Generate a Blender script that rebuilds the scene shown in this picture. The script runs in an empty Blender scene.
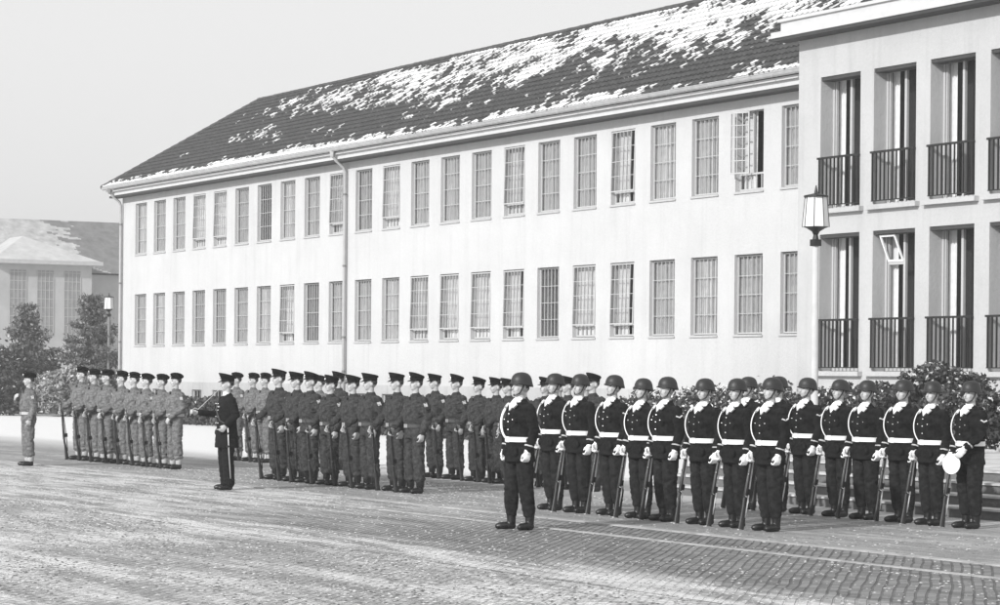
import bpy, bmesh, math, random
from mathutils import Vector, Matrix, noise, Quaternion
PI = math.pi
R = math.radians
random.seed(7)
sc = bpy.context.scene
COL = sc.collection

# ------------------------------------------------------------------ camera model
FPX, HZ, ROLL, CAMZ = 2500.0, 376.5, R(0.5), 1.8
LL = math.hypot(1421, FPX)
CU, SU = 1421 / LL, FPX / LL          # street frame: x axis (CU,-SU), y axis (SU,CU)
THETA = math.atan2(-SU, CU)
FRAME = Matrix.Rotation(THETA, 4, 'Z')

def unroll(x, y):
    X, Y = x - 500, y - HZ
    return X * math.cos(ROLL) + Y * math.sin(ROLL), -X * math.sin(ROLL) + Y * math.cos(ROLL)

def on_plane(x, y, D):
    """photo point -> (a, z) on the vertical plane at distance D parallel to the long wall"""
    X, Y = unroll(x, y)
    k = D / (X / FPX * SU + CU)
    px, py = X / FPX * k, k
    return px * CU - py * SU, CAMZ - Y / FPX * k

def at_depth(x, Y):
    """photo column at depth Y -> (a, D)"""
    px = (x - 500) / FPX * Y
    return px * CU - Y * SU, px * SU + Y * CU

# ------------------------------------------------------------------ materials
def mat(name, col, rough=0.8, var=0.0, vscale=8.0, bump=0.0, bscale=60.0, metal=0.0, spec=0.5, alpha=1.0, detail=4, col2=None):
    m = bpy.data.materials.new(name); m.use_nodes = True
    nt = m.node_tree; b = nt.nodes['Principled BSDF']
    b.inputs['Base Color'].default_value = (col, col, col, 1)
    b.inputs['Roughness'].default_value = rough
    b.inputs['Metallic'].default_value = metal
    b.inputs['Specular IOR Level'].default_value = spec
    b.inputs['Alpha'].default_value = alpha
    tc = nt.nodes.new('ShaderNodeTexCoord')
    if var > 0:
        n = nt.nodes.new('ShaderNodeTexNoise'); n.inputs['Scale'].default_value = vscale; n.inputs['Detail'].default_value = detail
        n.inputs['Roughness'].default_value = 0.65
        nt.links.new(tc.outputs['Object'], n.inputs['Vector'])
        r = nt.nodes.new('ShaderNodeMapRange')
        r.inputs['From Min'].default_value = 0.3; r.inputs['From Max'].default_value = 0.7
        lo, hi = (col * (1 - var), col * (1 + var)) if col2 is None else (col, col2)
        r.inputs['To Min'].default_value = lo; r.inputs['To Max'].default_value = hi
        nt.links.new(n.outputs['Fac'], r.inputs['Value'])
        nt.links.new(r.outputs['Result'], b.inputs['Base Color'])
    if bump > 0:
        n2 = nt.nodes.new('ShaderNodeTexNoise'); n2.inputs['Scale'].default_value = bscale; n2.inputs['Detail'].default_value = 3
        nt.links.new(tc.outputs['Object'], n2.inputs['Vector'])
        bp = nt.nodes.new('ShaderNodeBump'); bp.inputs['Strength'].default_value = bump; bp.inputs['Distance'].default_value = 0.02
        nt.links.new(n2.outputs['Fac'], bp.inputs['Height']); nt.links.new(bp.outputs['Normal'], b.inputs['Normal'])
    return m

def plaster(name, col, stain=.10):
    """rough cast render: trowel mottling, rain streaks running down, fine grain"""
    m = bpy.data.materials.new(name); m.use_nodes = True
    nt = m.node_tree; N = nt.nodes; Lk = nt.links; b = N['Principled BSDF']; b.inputs['Roughness'].default_value = .92
    b.inputs['Specular IOR Level'].default_value = .2
    tc = N.new('ShaderNodeTexCoord')
    def nz(sc3, scale, d, a, b_, lo, hi):
        q = N.new('ShaderNodeMapping'); q.inputs['Scale'].default_value = sc3; Lk.new(tc.outputs['Object'], q.inputs['Vector'])
        n = N.new('ShaderNodeTexNoise'); n.inputs['Scale'].default_value = scale; n.inputs['Detail'].default_value = d; n.inputs['Roughness'].default_value = .7
        Lk.new(q.outputs[0], n.inputs['Vector'])
        r = N.new('ShaderNodeMapRange'); r.inputs['From Min'].default_value = a; r.inputs['From Max'].default_value = b_
        r.inputs['To Min'].default_value = lo; r.inputs['To Max'].default_value = hi; Lk.new(n.outputs['Fac'], r.inputs['Value']); return r.outputs[0], n.outputs['Fac']
    a1, _ = nz((1, 1, 1), .45, 6, .3, .7, 1 - stain, 1 + stain * .5)
    a2, _ = nz((1, 1, .07), 3.0, 5, .5, .75, 1.0, 1 - stain * 1.3)
    a3, g = nz((1, 1, 1), 14, 6, .3, .7, .95, 1.05)
    def mul(x, y):
        n = N.new('ShaderNodeMath'); n.operation = 'MULTIPLY'
        for i, v in enumerate((x, y)):
            if isinstance(v, (int, float)): n.inputs[i].default_value = v
            else: Lk.new(v, n.inputs[i])
        return n.outputs[0]
    Lk.new(mul(mul(mul(a1, a2), a3), col), b.inputs['Base Color'])
    bp = N.new('ShaderNodeBump'); bp.inputs['Strength'].default_value = .5; bp.inputs['Distance'].default_value = .02
    Lk.new(g, bp.inputs['Height']); Lk.new(bp.outputs[0], b.inputs['Normal'])
    return m

M = dict(
    wall=plaster('white_render', 0.48, .08),
    plinth=plaster('plinth_render', 0.43, .16),
    stone=plaster('pale_stone', 0.43, .10),
    cornice=mat('cornice_paint', 0.50, 0.7, 0.06, 3),
    tile=mat('roof_tile', 0.042, 0.75, 0.6, 6.0, 0.3, 40, detail=6),
    snow=mat('snow', 0.66, 0.7, 0.14, 3.0, 0.4, 30),
    zinc=mat('zinc', 0.42, 0.5, 0.15, 4.0, metal=0.2),
    pipe=mat('pipe_paint', 0.36, 0.6, 0.1, 4.0),
    pipe_dark=mat('pipe_dark', 0.16, 0.6, 0.1, 4.0),
    frame=mat('window_paint', 0.42, 0.6, 0.06, 20),
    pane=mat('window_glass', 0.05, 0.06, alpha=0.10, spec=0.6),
    curtain=mat('net_curtain', 0.46, 0.9, 0.25, 3.0),
    drape=mat('white_drape', 0.66, 0.9, 0.1, 6.0),
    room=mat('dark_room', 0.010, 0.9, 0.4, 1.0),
    iron=mat('black_iron', 0.008, 0.5, 0.2, 20),
    skin=mat('skin', 0.42, 0.6, 0.05, 30),
    eye=mat('eye', 0.06, 0.4), lip=mat('lip', 0.26, 0.6),
    hair=mat('hair', 0.03, 0.6, 0.3, 80),
    guard_cloth=mat('guard_wool', 0.012, 0.95, 0.7, 14, 0.8, 200, spec=.15),
    guard_trouser=mat('guard_trouser', 0.018, 0.95, 0.7, 14, 0.8, 200, spec=.15),
    brit_dark=mat('khaki_wool_dark', 0.050, 0.95, 0.6, 16, 0.8, 240, spec=.2),
    brit_light=mat('khaki_wool_light', 0.175, 0.95, 0.5, 16, 0.8, 240, spec=.2),
    black_cloth=mat('black_cloth', 0.007, 0.9, 0.3, 20, 0.3, 200, spec=.2),
    beret=mat('beret_wool', 0.007, 0.95, 0.3, 30, 0.3, 200, spec=.15),
    leather=mat('black_leather', 0.006, 0.4, 0.3, 30),
    webbing_light=mat('webbing_light', 0.42, 0.9, 0.1, 40),
    webbing_mid=mat('webbing_mid', 0.055, 0.9, 0.1, 40),
    white=mat('white_webbing', 0.82, 0.6, 0.04, 20),
    helmet=mat('helmet_paint', 0.014, 0.5, 0.25, 25),
    brass=mat('bright_metal', 0.7, 0.3, metal=0.8),
    steel=mat('gun_steel', 0.05, 0.35, metal=0.7),
    wood=mat('gun_wood', 0.028, 0.5, 0.4, 30),
    wood_light=mat('gun_wood_pale', 0.12, 0.5, 0.4, 30),
    patch=mat('patch_cloth', 0.62, 0.8),
    braid=mat('braid', 0.42, 0.8),
    leaf=mat('evergreen_leaf', 0.040, 0.6, 0.5, 5),
    leaf_pale=mat('dry_leaf', 0.24, 0.8, 0.4, 5),
    needle=mat('pine_needle', 0.11, 0.8, 0.4, 2),
    bark=mat('bark', 0.07, 0.9, 0.4, 10, 0.5, 30),
    lamp_glass=mat('lamp_glass', 0.68, 0.35, 0.04, 10),
    pole=mat('concrete_pole', 0.46, 0.8, 0.08, 6),
    shade_strip=mat('shade_strip_paint', 0.035, 0.8, 0.2, 6),  # near-black colour standing in for shade under cornices and bay heads
    grey_wall=mat('grey_render', 0.33, 0.9, 0.12, 0.6),
    grey_window=mat('grey_window', 0.18, 0.5, 0.2, 2),
    dark_roof=mat('far_roof', 0.14, 0.9, 0.3, 1.5),
)

# ------------------------------------------------------------------ object helpers
def link(o, parent=None):
    COL.objects.link(o)
    if parent is not None: o.parent = parent
    return o

def obj(name, bm_or_me, m, parent=None, smooth=False):
    if isinstance(bm_or_me, bmesh.types.BMesh):
        me = bpy.data.meshes.new(name); bm_or_me.to_mesh(me); bm_or_me.free()
    else:
        me = bm_or_me
    for mm in (m if isinstance(m, (list, tuple)) else [m]):
        me.materials.append(mm)
    if smooth:
        me.polygons.foreach_set('use_smooth', [True] * len(me.polygons))
    return link(bpy.data.objects.new(name, me), parent)

def tag(o, label, cat=None, group=None, kind=None):
    if label: o['label'] = label
    if cat: o['category'] = cat
    if group: o['group'] = group
    if kind: o['kind'] = kind
    return o

def empty(name, label, cat, group=None):
    return tag(link(bpy.data.objects.new(name, None)), label, cat, group)

def put(o, a, D, z=0.0, rot=0.0, scale=1.0):
    o.matrix_basis = FRAME @ Matrix.Translation((a, D, z)) @ Matrix.Rotation(rot, 4, 'Z') @ Matrix.Scale(scale, 4)
    return o

def copy_tree(o, parent=None):
    c = o.copy(); COL.objects.link(c); c.parent = parent
    for ch in o.children: copy_tree(ch, c)
    return c

def box(bm, x0, x1, y0, y1, z0, z1, mi=0, mtx=None):
    vs = [bm.verts.new(p) for p in ((x0,y0,z0),(x1,y0,z0),(x1,y1,z0),(x0,y1,z0),(x0,y0,z1),(x1,y0,z1),(x1,y1,z1),(x0,y1,z1))]
    if mtx is not None:
        for v in vs: v.co = mtx @ v.co
    for f in ((0,3,2,1),(4,5,6,7),(0,1,5,4),(1,2,6,5),(2,3,7,6),(3,0,4,7)):
        fc = bm.faces.new([vs[i] for i in f]); fc.material_index = mi
    return vs

def quad(bm, pts, mi=0):
    f = bm.faces.new([bm.verts.new(p) for p in pts]); f.material_index = mi
    return f

def loft(bm, secs, n=14, cap=True, power=1.0):
    """secs: (center, xaxis, yaxis, rx, ry)"""
    rings = []
    for c, xa, ya, rx, ry in secs:
        ring = []
        for i in range(n):
            t = 2 * PI * i / n
            cx, sy = math.cos(t), math.sin(t)
            if power != 1.0:
                cx = math.copysign(abs(cx) ** power, cx); sy = math.copysign(abs(sy) ** power, sy)
            ring.append(bm.verts.new(Vector(c) + Vector(xa) * (cx * rx) + Vector(ya) * (sy * ry)))
        rings.append(ring)
    for a, b in zip(rings, rings[1:]):
        for i in range(n):
            bm.faces.new((a[i], a[(i+1) % n], b[(i+1) % n], b[i]))
    if cap:
        bm.faces.new(list(reversed(rings[0]))); bm.faces.new(rings[-1])
    return rings

def limb(bm, pts, rad, n=10, ref=(0, 1, 0), cap=True, flat=1.0):
    pts = [Vector(p) for p in pts]; secs = []
    rad = [rad] * len(pts) if isinstance(rad, (int, float)) else rad
    ds = [(q - p).normalized() for p, q in zip(pts, pts[1:])]
    ref = min([Vector(ref), Vector((0, 1, 0)), Vector((1, 0, 0)), Vector((0, 0, 1))], key=lambda v: (max(abs(d.dot(v)) for d in ds) > .9, 0) if v == Vector(ref) else (max(abs(d.dot(v)) for d in ds) > .9, 1 + max(abs(d.dot(v)) for d in ds)))
    for i, p in enumerate(pts):
        d = (pts[min(i+1, len(pts)-1)] - pts[max(i-1, 0)]).normalized()
        r_ = Vector(ref)
        xa = d.cross(r_).normalized(); ya = d.cross(xa).normalized()
        secs.append((p, xa, ya, rad[i], rad[i] * flat))
    if cap:
        d0 = (pts[0] - pts[1]).normalized(); d1 = (pts[-1] - pts[-2]).normalized()
        s0, s1 = secs[0], secs[-1]
        secs = [(s0[0] + d0 * s0[3] * .6, s0[1], s0[2], s0[3] * .6, s0[4] * .6)] + secs + [(s1[0] + d1 * s1[3] * .6, s1[1], s1[2], s1[3] * .6, s1[4] * .6)]
    loft(bm, secs, n)

def stack(bm, rows, n=18, power=0.9, cap=True):
    """horizontal rings: (z, cy, rx, ry)"""
    loft(bm, [((0, r[1], r[0]), (1, 0, 0), (0, 1, 0), r[2], r[3]) for r in rows], n, cap, power)

def ball(bm, c, r, rot=None, sub=2):
    mtx = Matrix.Translation(c) @ (rot or Matrix.Identity(4)) @ Matrix.Diagonal((*r, 1)) if not isinstance(r, (int, float)) else Matrix.Translation(c) @ Matrix.Scale(r, 4)
    bmesh.ops.create_icosphere(bm, subdivisions=sub, radius=1, matrix=mtx)

def remesh(bm, voxel, smooth=2, wr=0.0, wscale=(9, 9, 16), seed=0, fade=None):
    me = bpy.data.meshes.new('tmp'); bm.to_mesh(me); bm.free()
    o = bpy.data.objects.new('tmp', me); COL.objects.link(o)
    m = o.modifiers.new('r', 'REMESH'); m.mode = 'VOXEL'; m.voxel_size = voxel
    if smooth:
        s = o.modifiers.new('s', 'SMOOTH'); s.iterations = smooth; s.factor = 0.5
    dg = bpy.context.evaluated_depsgraph_get(); dg.update()
    out = bpy.data.meshes.new_from_object(o.evaluated_get(dg))
    bpy.data.objects.remove(o); bpy.data.meshes.remove(me)
    if wr > 0:
        sh = Vector((seed * 3.1, seed * 1.7, seed * 2.3))
        ns = [v.normal.copy() for v in out.vertices]
        for v, nn in zip(out.vertices, ns):
            p = v.co
            q = Vector((p.x * wscale[0], p.y * wscale[1], p.z * wscale[2])) + sh
            h = noise.noise(q) * 0.65 + noise.noise(q * 2.1 + sh) * 0.35
            h = -abs(h) * 1.6 + 0.35
            v.co = p + nn * (wr * h * (fade(p) if fade else 1))
    out.polygons.foreach_set('use_smooth', [True] * len(out.polygons))
    return out

# ------------------------------------------------------------------ people
def head_mtx(yaw, pitch=0.0):
    pv = Vector((0, 0.01, 1.50))
    return Matrix.Translation(pv) @ Matrix.Rotation(yaw, 4, 'Z') @ Matrix.Rotation(pitch, 4, 'X') @ Matrix.Translation(-pv)

def xf(bm, mtx, verts=None):
    for v in (verts or bm.verts): v.co = mtx @ v.co

def add_hand(bm, wrist, d, nrm, side, curl=0.9, k=1.0, fat=1.0):
    """d: along the hand, nrm: direction the palm faces; fingers curl towards nrm; thumb on the 'fore' side"""
    wrist, d, nrm = Vector(wrist), Vector(d).normalized(), Vector(nrm).normalized()
    nrm = (nrm - d * nrm.dot(d)).normalized()
    w = d.cross(nrm).normalized()
    if w.y > 0 or (abs(w.y) < .2 and w.z < 0): w = -w        # thumb side points forward / up
    pc = wrist + d * 0.045 * k
    rot = Matrix((w, nrm, d)).transposed().to_4x4()
    ball(bm, pc, (0.040 * k * fat, 0.016 * k * fat, 0.052 * k), rot)
    lens = [0.038, 0.043, 0.040, 0.032]
    for i in range(4):
        off = (0.029 - 0.0195 * i) * k
        p = pc + w * off + d * 0.043 * k
        ang = 0.15 * curl
        pts = [pc + w * off * .8, p]
        L = lens[i] * k
        for j, f in enumerate((1.0, 0.72, 0.55)):
            ang += curl * (0.95 if j else 0.55)
            dd = d * math.cos(ang) + nrm * math.sin(ang)
            p = p + dd * L * f; pts.append(p)
        limb(bm, pts, [0.0092 * k * fat] * 2 + [0.0088 * k * fat, 0.0082 * k * fat, 0.0072 * k * fat], 8)
    t0 = pc + w * 0.022 * k - d * 0.022 * k
    t1 = t0 + (w * 0.6 + d * 0.75 + nrm * 0.35).normalized() * 0.038 * k
    t2 = t1 + (d * 0.8 + nrm * 0.7 - w * 0.1).normalized() * 0.032 * k
    limb(bm, [t0, t1, t2], [0.014 * k * fat, 0.011 * k * fat, 0.0085 * k * fat], 8)

def add_head(bm, H):
    hb = bmesh.new()
    ball(hb, (0, 0.012, 1.66), (0.074, 0.094, 0.098), sub=3)
    ball(hb, (0, -0.030, 1.60), (0.056, 0.060, 0.066), sub=3)
    ball(hb, (0, -0.058, 1.562), (0.026, 0.024, 0.020))                  # chin
    for s in (-1, 1):
        ball(hb, (s * 0.075, 0.012, 1.632), (0.012, 0.020, 0.033))        # ears
        ball(hb, (s * 0.036, -0.062, 1.612), (0.020, 0.020, 0.024))       # cheekbone
    limb(hb, [(0, -0.078, 1.662), (0, -0.092, 1.640), (0, -0.106, 1.618)], [0.009, 0.011, 0.014], 8)
    ball(hb, (0, -0.082, 1.612), (0.017, 0.014, 0.010))
    ball(hb, (0, -0.072, 1.680), (0.046, 0.016, 0.010))                   # brow
    ball(hb, (0, -0.080, 1.588), (0.024, 0.010, 0.010))                   # lips
    xf(hb, H)
    tmp = bpy.data.meshes.new('t'); hb.to_mesh(tmp); hb.free(); bm.from_mesh(tmp); bpy.data.meshes.remove(tmp)

def color_face(me, H):
    inv = H.inverted()
    eyes = [Vector((s * 0.030, -0.078, 1.657)) for s in (-1, 1)]
    for p in me.polygons:
        c = inv @ Vector(p.center)
        if c.z < 1.5: continue
        for e in eyes:
            if abs(c.x - e.x) < 0.013 and abs(c.z - e.z) < 0.007 and c.y < -0.05: p.material_index = 1
            if abs(c.x - e.x) < 0.018 and abs(c.z - e.z - 0.022) < 0.005 and c.y < -0.05: p.material_index = 1
        if abs(c.x) < 0.023 and abs(c.z - 1.587) < 0.006 and c.y < -0.06: p.material_index = 2

def make_person(kind, arms, yaw=0.0, pitch=0.0, feet=(0.09, 0.09), toe=12, seed=1, chevron=False, bare=True, gait=None):
    """arms: dict side(-1 right,+1 left) -> (elbow, wrist, hand_dir, palm_normal, curl)"""
    H = head_mtx(yaw, pitch)
    fx = {-1: -feet[0], 1: feet[1]}
    fy = gait or {-1: 0.0, 1: 0.0}
    hip = {s: Vector((s * 0.092, 0.0, 0.92)) for s in (-1, 1)}
    ank = {s: Vector((fx[s], fy[s] + 0.02, 0.09)) for s in (-1, 1)}
    knee = {s: hip[s].lerp(ank[s], 0.52) + Vector((0, -0.018, 0)) for s in (-1, 1)}
    sho = {s: Vector((s * 0.178, 0.005, 1.405)) for s in (-1, 1)}
    gl = kind in ('guard', 'leader')
    # ---- body: one continuous surface
    b = bmesh.new()
    stack(b, [(0.86, 0, .135, .09), (0.95, 0, .14, .095), (1.05, 0, .125, .085), (1.2, 0, .14, .095), (1.33, 0, .15, .095), (1.42, 0.005, .12, .065), (1.46, .01, .06, .05)], 14)
    limb(b, [(0, 0.02, 1.42), (0, 0.008, 1.50), (0, 0.0, 1.575)], [0.060, 0.054, 0.054], 12)
    for s in (-1, 1):
        el, wr, hd, pn, cu = arms[s]
        limb(b, [sho[s] + Vector((-s * .02, 0, -.02)), el, wr], [0.040, 0.034, 0.024], 10)
        limb(b, [hip[s], knee[s], ank[s]], [0.070, 0.048, 0.036], 10)
        limb(b, [ank[s] + Vector((0, 0.01, -0.035)), ank[s] + Vector((s * math.sin(R(toe)) * .11, -.11, -.055))], [0.034, 0.028], 8)
        add_hand(b, wr, hd, pn, s, cu)
    add_head(b, H)
    body = remesh(b, 0.0075, 1)
    for mm in (M['skin'], M['eye'], M['lip']): body.materials.append(mm)
    color_face(body, H)
    root = link(bpy.data.objects.new('person', body))
    def part(name, bm, m, parent=root, **kw):
        return obj(name, bm, m, parent, **kw)
    # ---- hair
    hb = bmesh.new()
    ball(hb, (0, 0.026, 1.668), (0.079, 0.088, 0.094), sub=3)
    bmesh.ops.delete(hb, geom=[v for v in hb.verts if v.co.z < 1.615 or (v.co.y < -0.01 and v.co.z < 1.70)], context='VERTS')
    xf(hb, H); part('hair', hb, M['hair'], smooth=True)
    # ---- trousers
    brit = kind in ('beret', 'cap', 'sergeant')
    tm = {'guard': 'guard_trouser', 'leader': 'guard_trouser', 'officer': 'black_cloth', 'beret': 'brit_light', 'sergeant': 'brit_light', 'cap': 'brit_dark'}[kind]
    cm = {'guard': 'guard_cloth', 'leader': 'guard_cloth', 'officer': 'black_cloth', 'beret': 'brit_light', 'sergeant': 'brit_light', 'cap': 'brit_dark'}[kind]
    t = bmesh.new()
    stack(t, [(0.83, .005, .150, .110), (0.92, .005, .165, .122), (1.0, 0, .150, .112), (1.07, 0, .138, .104)], 16)
    for s in (-1, 1):
        if brit:
            pts = [hip[s] + Vector((0, 0, .03)), hip[s].lerp(knee[s], .5), knee[s], knee[s].lerp(ank[s], .45), knee[s].lerp(ank[s], .68), knee[s].lerp(ank[s], .76)]
            limb(t, pts, [.090, .084, .075, .073, .078, .058], 14)
        elif kind == 'officer':
            limb(t, [hip[s] + Vector((0, 0, .03)), hip[s].lerp(knee[s], .5), knee[s], knee[s].lerp(ank[s], .6), ank[s] + Vector((0, 0, .0))], [.095, .092, .082, .078, .078], 14)
        else:
            limb(t, [hip[s] + Vector((0, 0, .03)), hip[s].lerp(knee[s], .5), knee[s], knee[s].lerp(ank[s], .40), knee[s].lerp(ank[s], .66), knee[s].lerp(ank[s], .80)], [.092, .090, .077, .072, .064, .056], 14)
    part('trousers', remesh(t, 0.0105, 2, 0.022 if brit else 0.014, (10, 10, 13), seed, lambda p: 1.0 if p.z < .9 else .4), M[tm])
    # ---- boots
    for s in (-1, 1):
        bt = bmesh.new()
        a0 = ank[s]; dirv = Vector((s * math.sin(R(toe)), -math.cos(R(toe)), 0))
        top = 0.22 if brit else (0.12 if kind == 'officer' else 0.26)
        limb(bt, [a0 + Vector((0, 0, top - .09)), a0 + Vector((0, 0, .06)), a0 + Vector((0, .0, -.02))], [.058 if not brit else .048, .050, .046], 12)
        limb(bt, [a0 + Vector((0, .02, -.050)), a0 + dirv * .07 + Vector((0, 0, -.045)), a0 + dirv * .125 + Vector((0, 0, -.050)), a0 + dirv * .155 + Vector((0, 0, -.055))], [.042, .046, .044, .034], 12)
        for v in bt.verts:
            if v.co.z < 0.0: v.co.z = 0.0
        part('boot', remesh(bt, 0.009, 2), M['leather'])
        if brit:
            g = bmesh.new()
            limb(g, [a0 + Vector((0, 0, .15)), a0 + Vector((0, 0, .10)), a0 + Vector((0, 0, .01))], [.058, .056, .054], 14)
            part('gaiter', g, M['webbing_light'] if kind != 'cap' else M['leather'], smooth=True)
    # ---- tunic
    j = bmesh.new()
    if brit:
        rows = [(0.99, 0, .150, .112), (1.03, 0, .158, .122), (1.10, -.004, .178, .138), (1.20, -.004, .186, .140), (1.31, 0, .190, .134), (1.38, .004, .178, .112), (1.425, .01, .135, .080), (1.46, .012, .075, .062)]
    elif kind == 'officer':
        rows = [(0.66, 0, .205, .155), (0.80, 0, .198, .148), (0.93, 0, .185, .138), (1.04, 0, .170, .126), (1.18, -.003, .186, .136), (1.31, 0, .192, .134), (1.38, .004, .180, .112), (1.43, .01, .135, .080), (1.47, .012, .072, .062)]
    else:
        rows = [(0.78, 0, .182, .140), (0.86, 0, .178, .134), (0.95, 0, .172, .128), (1.035, 0, .166, .122), (1.12, -.002, .170, .124), (1.22, -.003, .176, .126), (1.31, 0, .180, .122), (1.38, .004, .172, .104), (1.425, .01, .135, .078), (1.465, .012, .072, .062)]
    stack(j, rows, 20)
    for s in (-1, 1):
        el, wr, hd, pn, cu = arms[s]
        el, wr = Vector(el), Vector(wr)
        ball(j, sho[s] + Vector((-s * .012, 0, -.012)), (.068, .066, .058))
        rr = [.066, .062, .056, .054, .044] if brit or kind == 'officer' else [.063, .058, .052, .050, .045]
        limb(j, [sho[s], sho[s].lerp(el, .5), el, el.lerp(wr, .5), el.lerp(wr, .94)], rr, 12)
    # collar
    limb(j, [(0, 0.012, 1.445), (0, 0.006, 1.485)], [0.080, 0.068], 16)
    for s in (-1, 1):                                     # breast pockets
        ball(j, (s * .085, -.118, 1.235), (.045, .016, .052))
        if not brit: ball(j, (s * .105, -.118, .90), (.05, .018, .055))
    part('tunic', remesh(j, 0.0105, 1, 0.022 if brit else 0.012, (9, 9, 17), seed + 3, lambda p: 1.25 if abs(p.x) > .17 else .8), M[cm])
    # ---- belt
    def ring(z0, z1, rx, ry, m, name, cy=0.0, parent=root, n=36, power=.9, a0=0, a1=2 * PI):
        bm = bmesh.new(); th = .006
        for i in range(n):
            q = []
            for t_ in (a0 + (a1 - a0) * i / n, a0 + (a1 - a0) * (i + 1) / n):
                c_, s_ = math.cos(t_), math.sin(t_)
                c_ = math.copysign(abs(c_) ** power, c_); s_ = math.copysign(abs(s_) ** power, s_)
                for z in (z0, z1):
                    for e in (0, th): q.append(bm.verts.new((c_ * (rx + e), cy + s_ * (ry + e), z)))
            # q: (z0,in)(z0,out)(z1,in)(z1,out) x2
            for f in ((1, 5, 7, 3), (0, 2, 6, 4), (2, 3, 7, 6), (0, 4, 5, 1)): bm.faces.new([q[k] for k in f])
        return part(name, bm, m, parent, smooth=False)
    if gl:
        belt = ring(1.010, 1.066, .172, .130, M['white'], 'belt')
        bk = bmesh.new(); box(bk, -.032, .032, -.147, -.139, 1.006, 1.070); part('buckle', bk, M['white'], belt)
    elif kind == 'officer':
        pass
    else:
        belt = ring(0.985, 1.04, .162, .127, M['webbing_mid'] if kind == 'cap' else M['webbing_light'], 'belt')
        bk = bmesh.new()
        box(bk, -.040, -.004, -.142, -.134, .985, 1.040); box(bk, .004, .040, -.142, -.134, .985, 1.040)
        part('buckle', bk, M['brass'], belt)
        tb = bmesh.new()                                   # shirt collar and tie
        box(tb, -.018, .018, -.098, -.085, 1.39, 1.45)
        part('tie', tb, M['leather'])
        # shoulder title / unit patch on the sleeve
        for s in (-1, 1):
            pb = bmesh.new()
            el = Vector(arms[s][0]); p = sho[s].lerp(el, .33); d = (el - sho[s]).normalized()
            o_ = Vector((s, -.25, 0)).normalized(); o_ = (o_ - d * o_.dot(d)).normalized(); w_ = d.cross(o_)
            rot = Matrix((w_, o_, d)).transposed().to_4x4()
            box(pb, -.022, .022, .055, .068, -.028, .028, mtx=Matrix.Translation(p) @ rot)
            part('arm_patch', pb, M['braid'])
    # ---- guard extras
    if gl:
        sb = bmesh.new()
        limb(sb, [(0, -.012, 1.462), (0, -.006, 1.500)], [.066, .060], 16)
        vs = [(-.040, -.062, 1.505), (.040, -.062, 1.505), (.052, -.100, 1.44), (.0, -.130, 1.365), (-.052, -.100, 1.44)]
        f1 = [sb.verts.new(p) for p in vs]; f2 = [sb.verts.new((p[0], p[1] + .02, p[2])) for p in vs]
        sb.faces.new(f1); sb.faces.new(list(reversed(f2)))
        for i in range(5): sb.faces.new((f1[i], f2[i], f2[(i+1) % 5], f1[(i+1) % 5]))
        part('scarf', sb, M['white'])
        for s in (-1, 1):
            cp = bmesh.new()
            mtx = Matrix.Translation((s * .080, -.112, 1.425)) @ Matrix.Rotation(R(s * 24), 4, 'Z') @ Matrix.Rotation(R(-32), 4, 'X') @ Matrix.Rotation(R(s * 30), 4, 'Y')
            box(cp, -.020, .020, -.010, .010, -.030, .030, mtx=mtx)
            part('collar_patch', cp, M['patch'])
        ln = bmesh.new()                                    # white lanyard from the shoulder to the belt
        pts = []
        p0, p1, p2, p3 = Vector((-.135, -.075, 1.435)), Vector((-.150, -.160, 1.32)), Vector((-.150, -.165, 1.16)), Vector((-.060, -.142, 1.055))
        for i in range(11):
            t_ = i / 10; u = 1 - t_
            pts.append(p0 * u**3 + p1 * 3*u*u*t_ + p2 * 3*u*t_*t_ + p3 * t_**3)
        limb(ln, pts, .0062, 8)
        if kind == 'leader':
            pts2 = [p + Vector((.03, -.004, -.01 * math.sin(i))) for i, p in enumerate(pts)]
            limb(ln, pts2, .008, 8)
        part('lanyard', ln, M['white'], smooth=True)
        for z in (1.33, 1.24, 1.15):
            bb = bmesh.new(); ball(bb, (0, -.140 if z < 1.3 else -.132, z), (.0075, .006, .0075), sub=1); part('button', bb, M['brass'])
        for s in (-1, 1):
            bb = bmesh.new(); ball(bb, (s * .085, -.137, 1.265), (.0065, .005, .0065), sub=1); part('button', bb, M['brass'])
            el, wr = Vector(arms[s][0]), Vector(arms[s][1]); d = (wr - el).normalized()
            cb = bmesh.new(); p = el.lerp(wr, .70)
            limb(cb, [p, p + d * .006, p + d * .014, p + d * .020], [.048, .0515, .0515, .048], 16, cap=False)
            part('cuff_band', cb, M['braid'])
            gb = bmesh.new()
            w0 = el.lerp(wr, .90)
            limb(gb, [w0, wr, wr + Vector(arms[s][2]).normalized() * .02], [.038, .033, .030], 12)
            add_hand(gb, arms[s][1], arms[s][2], arms[s][3], s, arms[s][4], 1.02, 1.10)
            part('glove', remesh(gb, 0.007, 1), M['white'])
    if chevron:
        s = 1
        el = Vector(arms[s][0]); d = (el - sho[s]).normalized()
        o_ = Vector((s, -.15, 0)).normalized(); o_ = (o_ - d * o_.dot(d)).normalized(); w_ = d.cross(o_)
        cb = bmesh.new(); rot = Matrix((w_, o_, d)).transposed().to_4x4()
        for q in (-1, 1):
            box(cb, -.005, .042, .048, .063, -.007, .007, mtx=Matrix.Translation(sho[s].lerp(el, .42)) @ rot @ (Matrix.Rotation(R(32), 4, 'Y') if q > 0 else Matrix.Rotation(R(180 - 32), 4, 'Y')))
        part('chevron', cb, M['patch'])
    # ---- headgear
    hb = bmesh.new()
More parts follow.
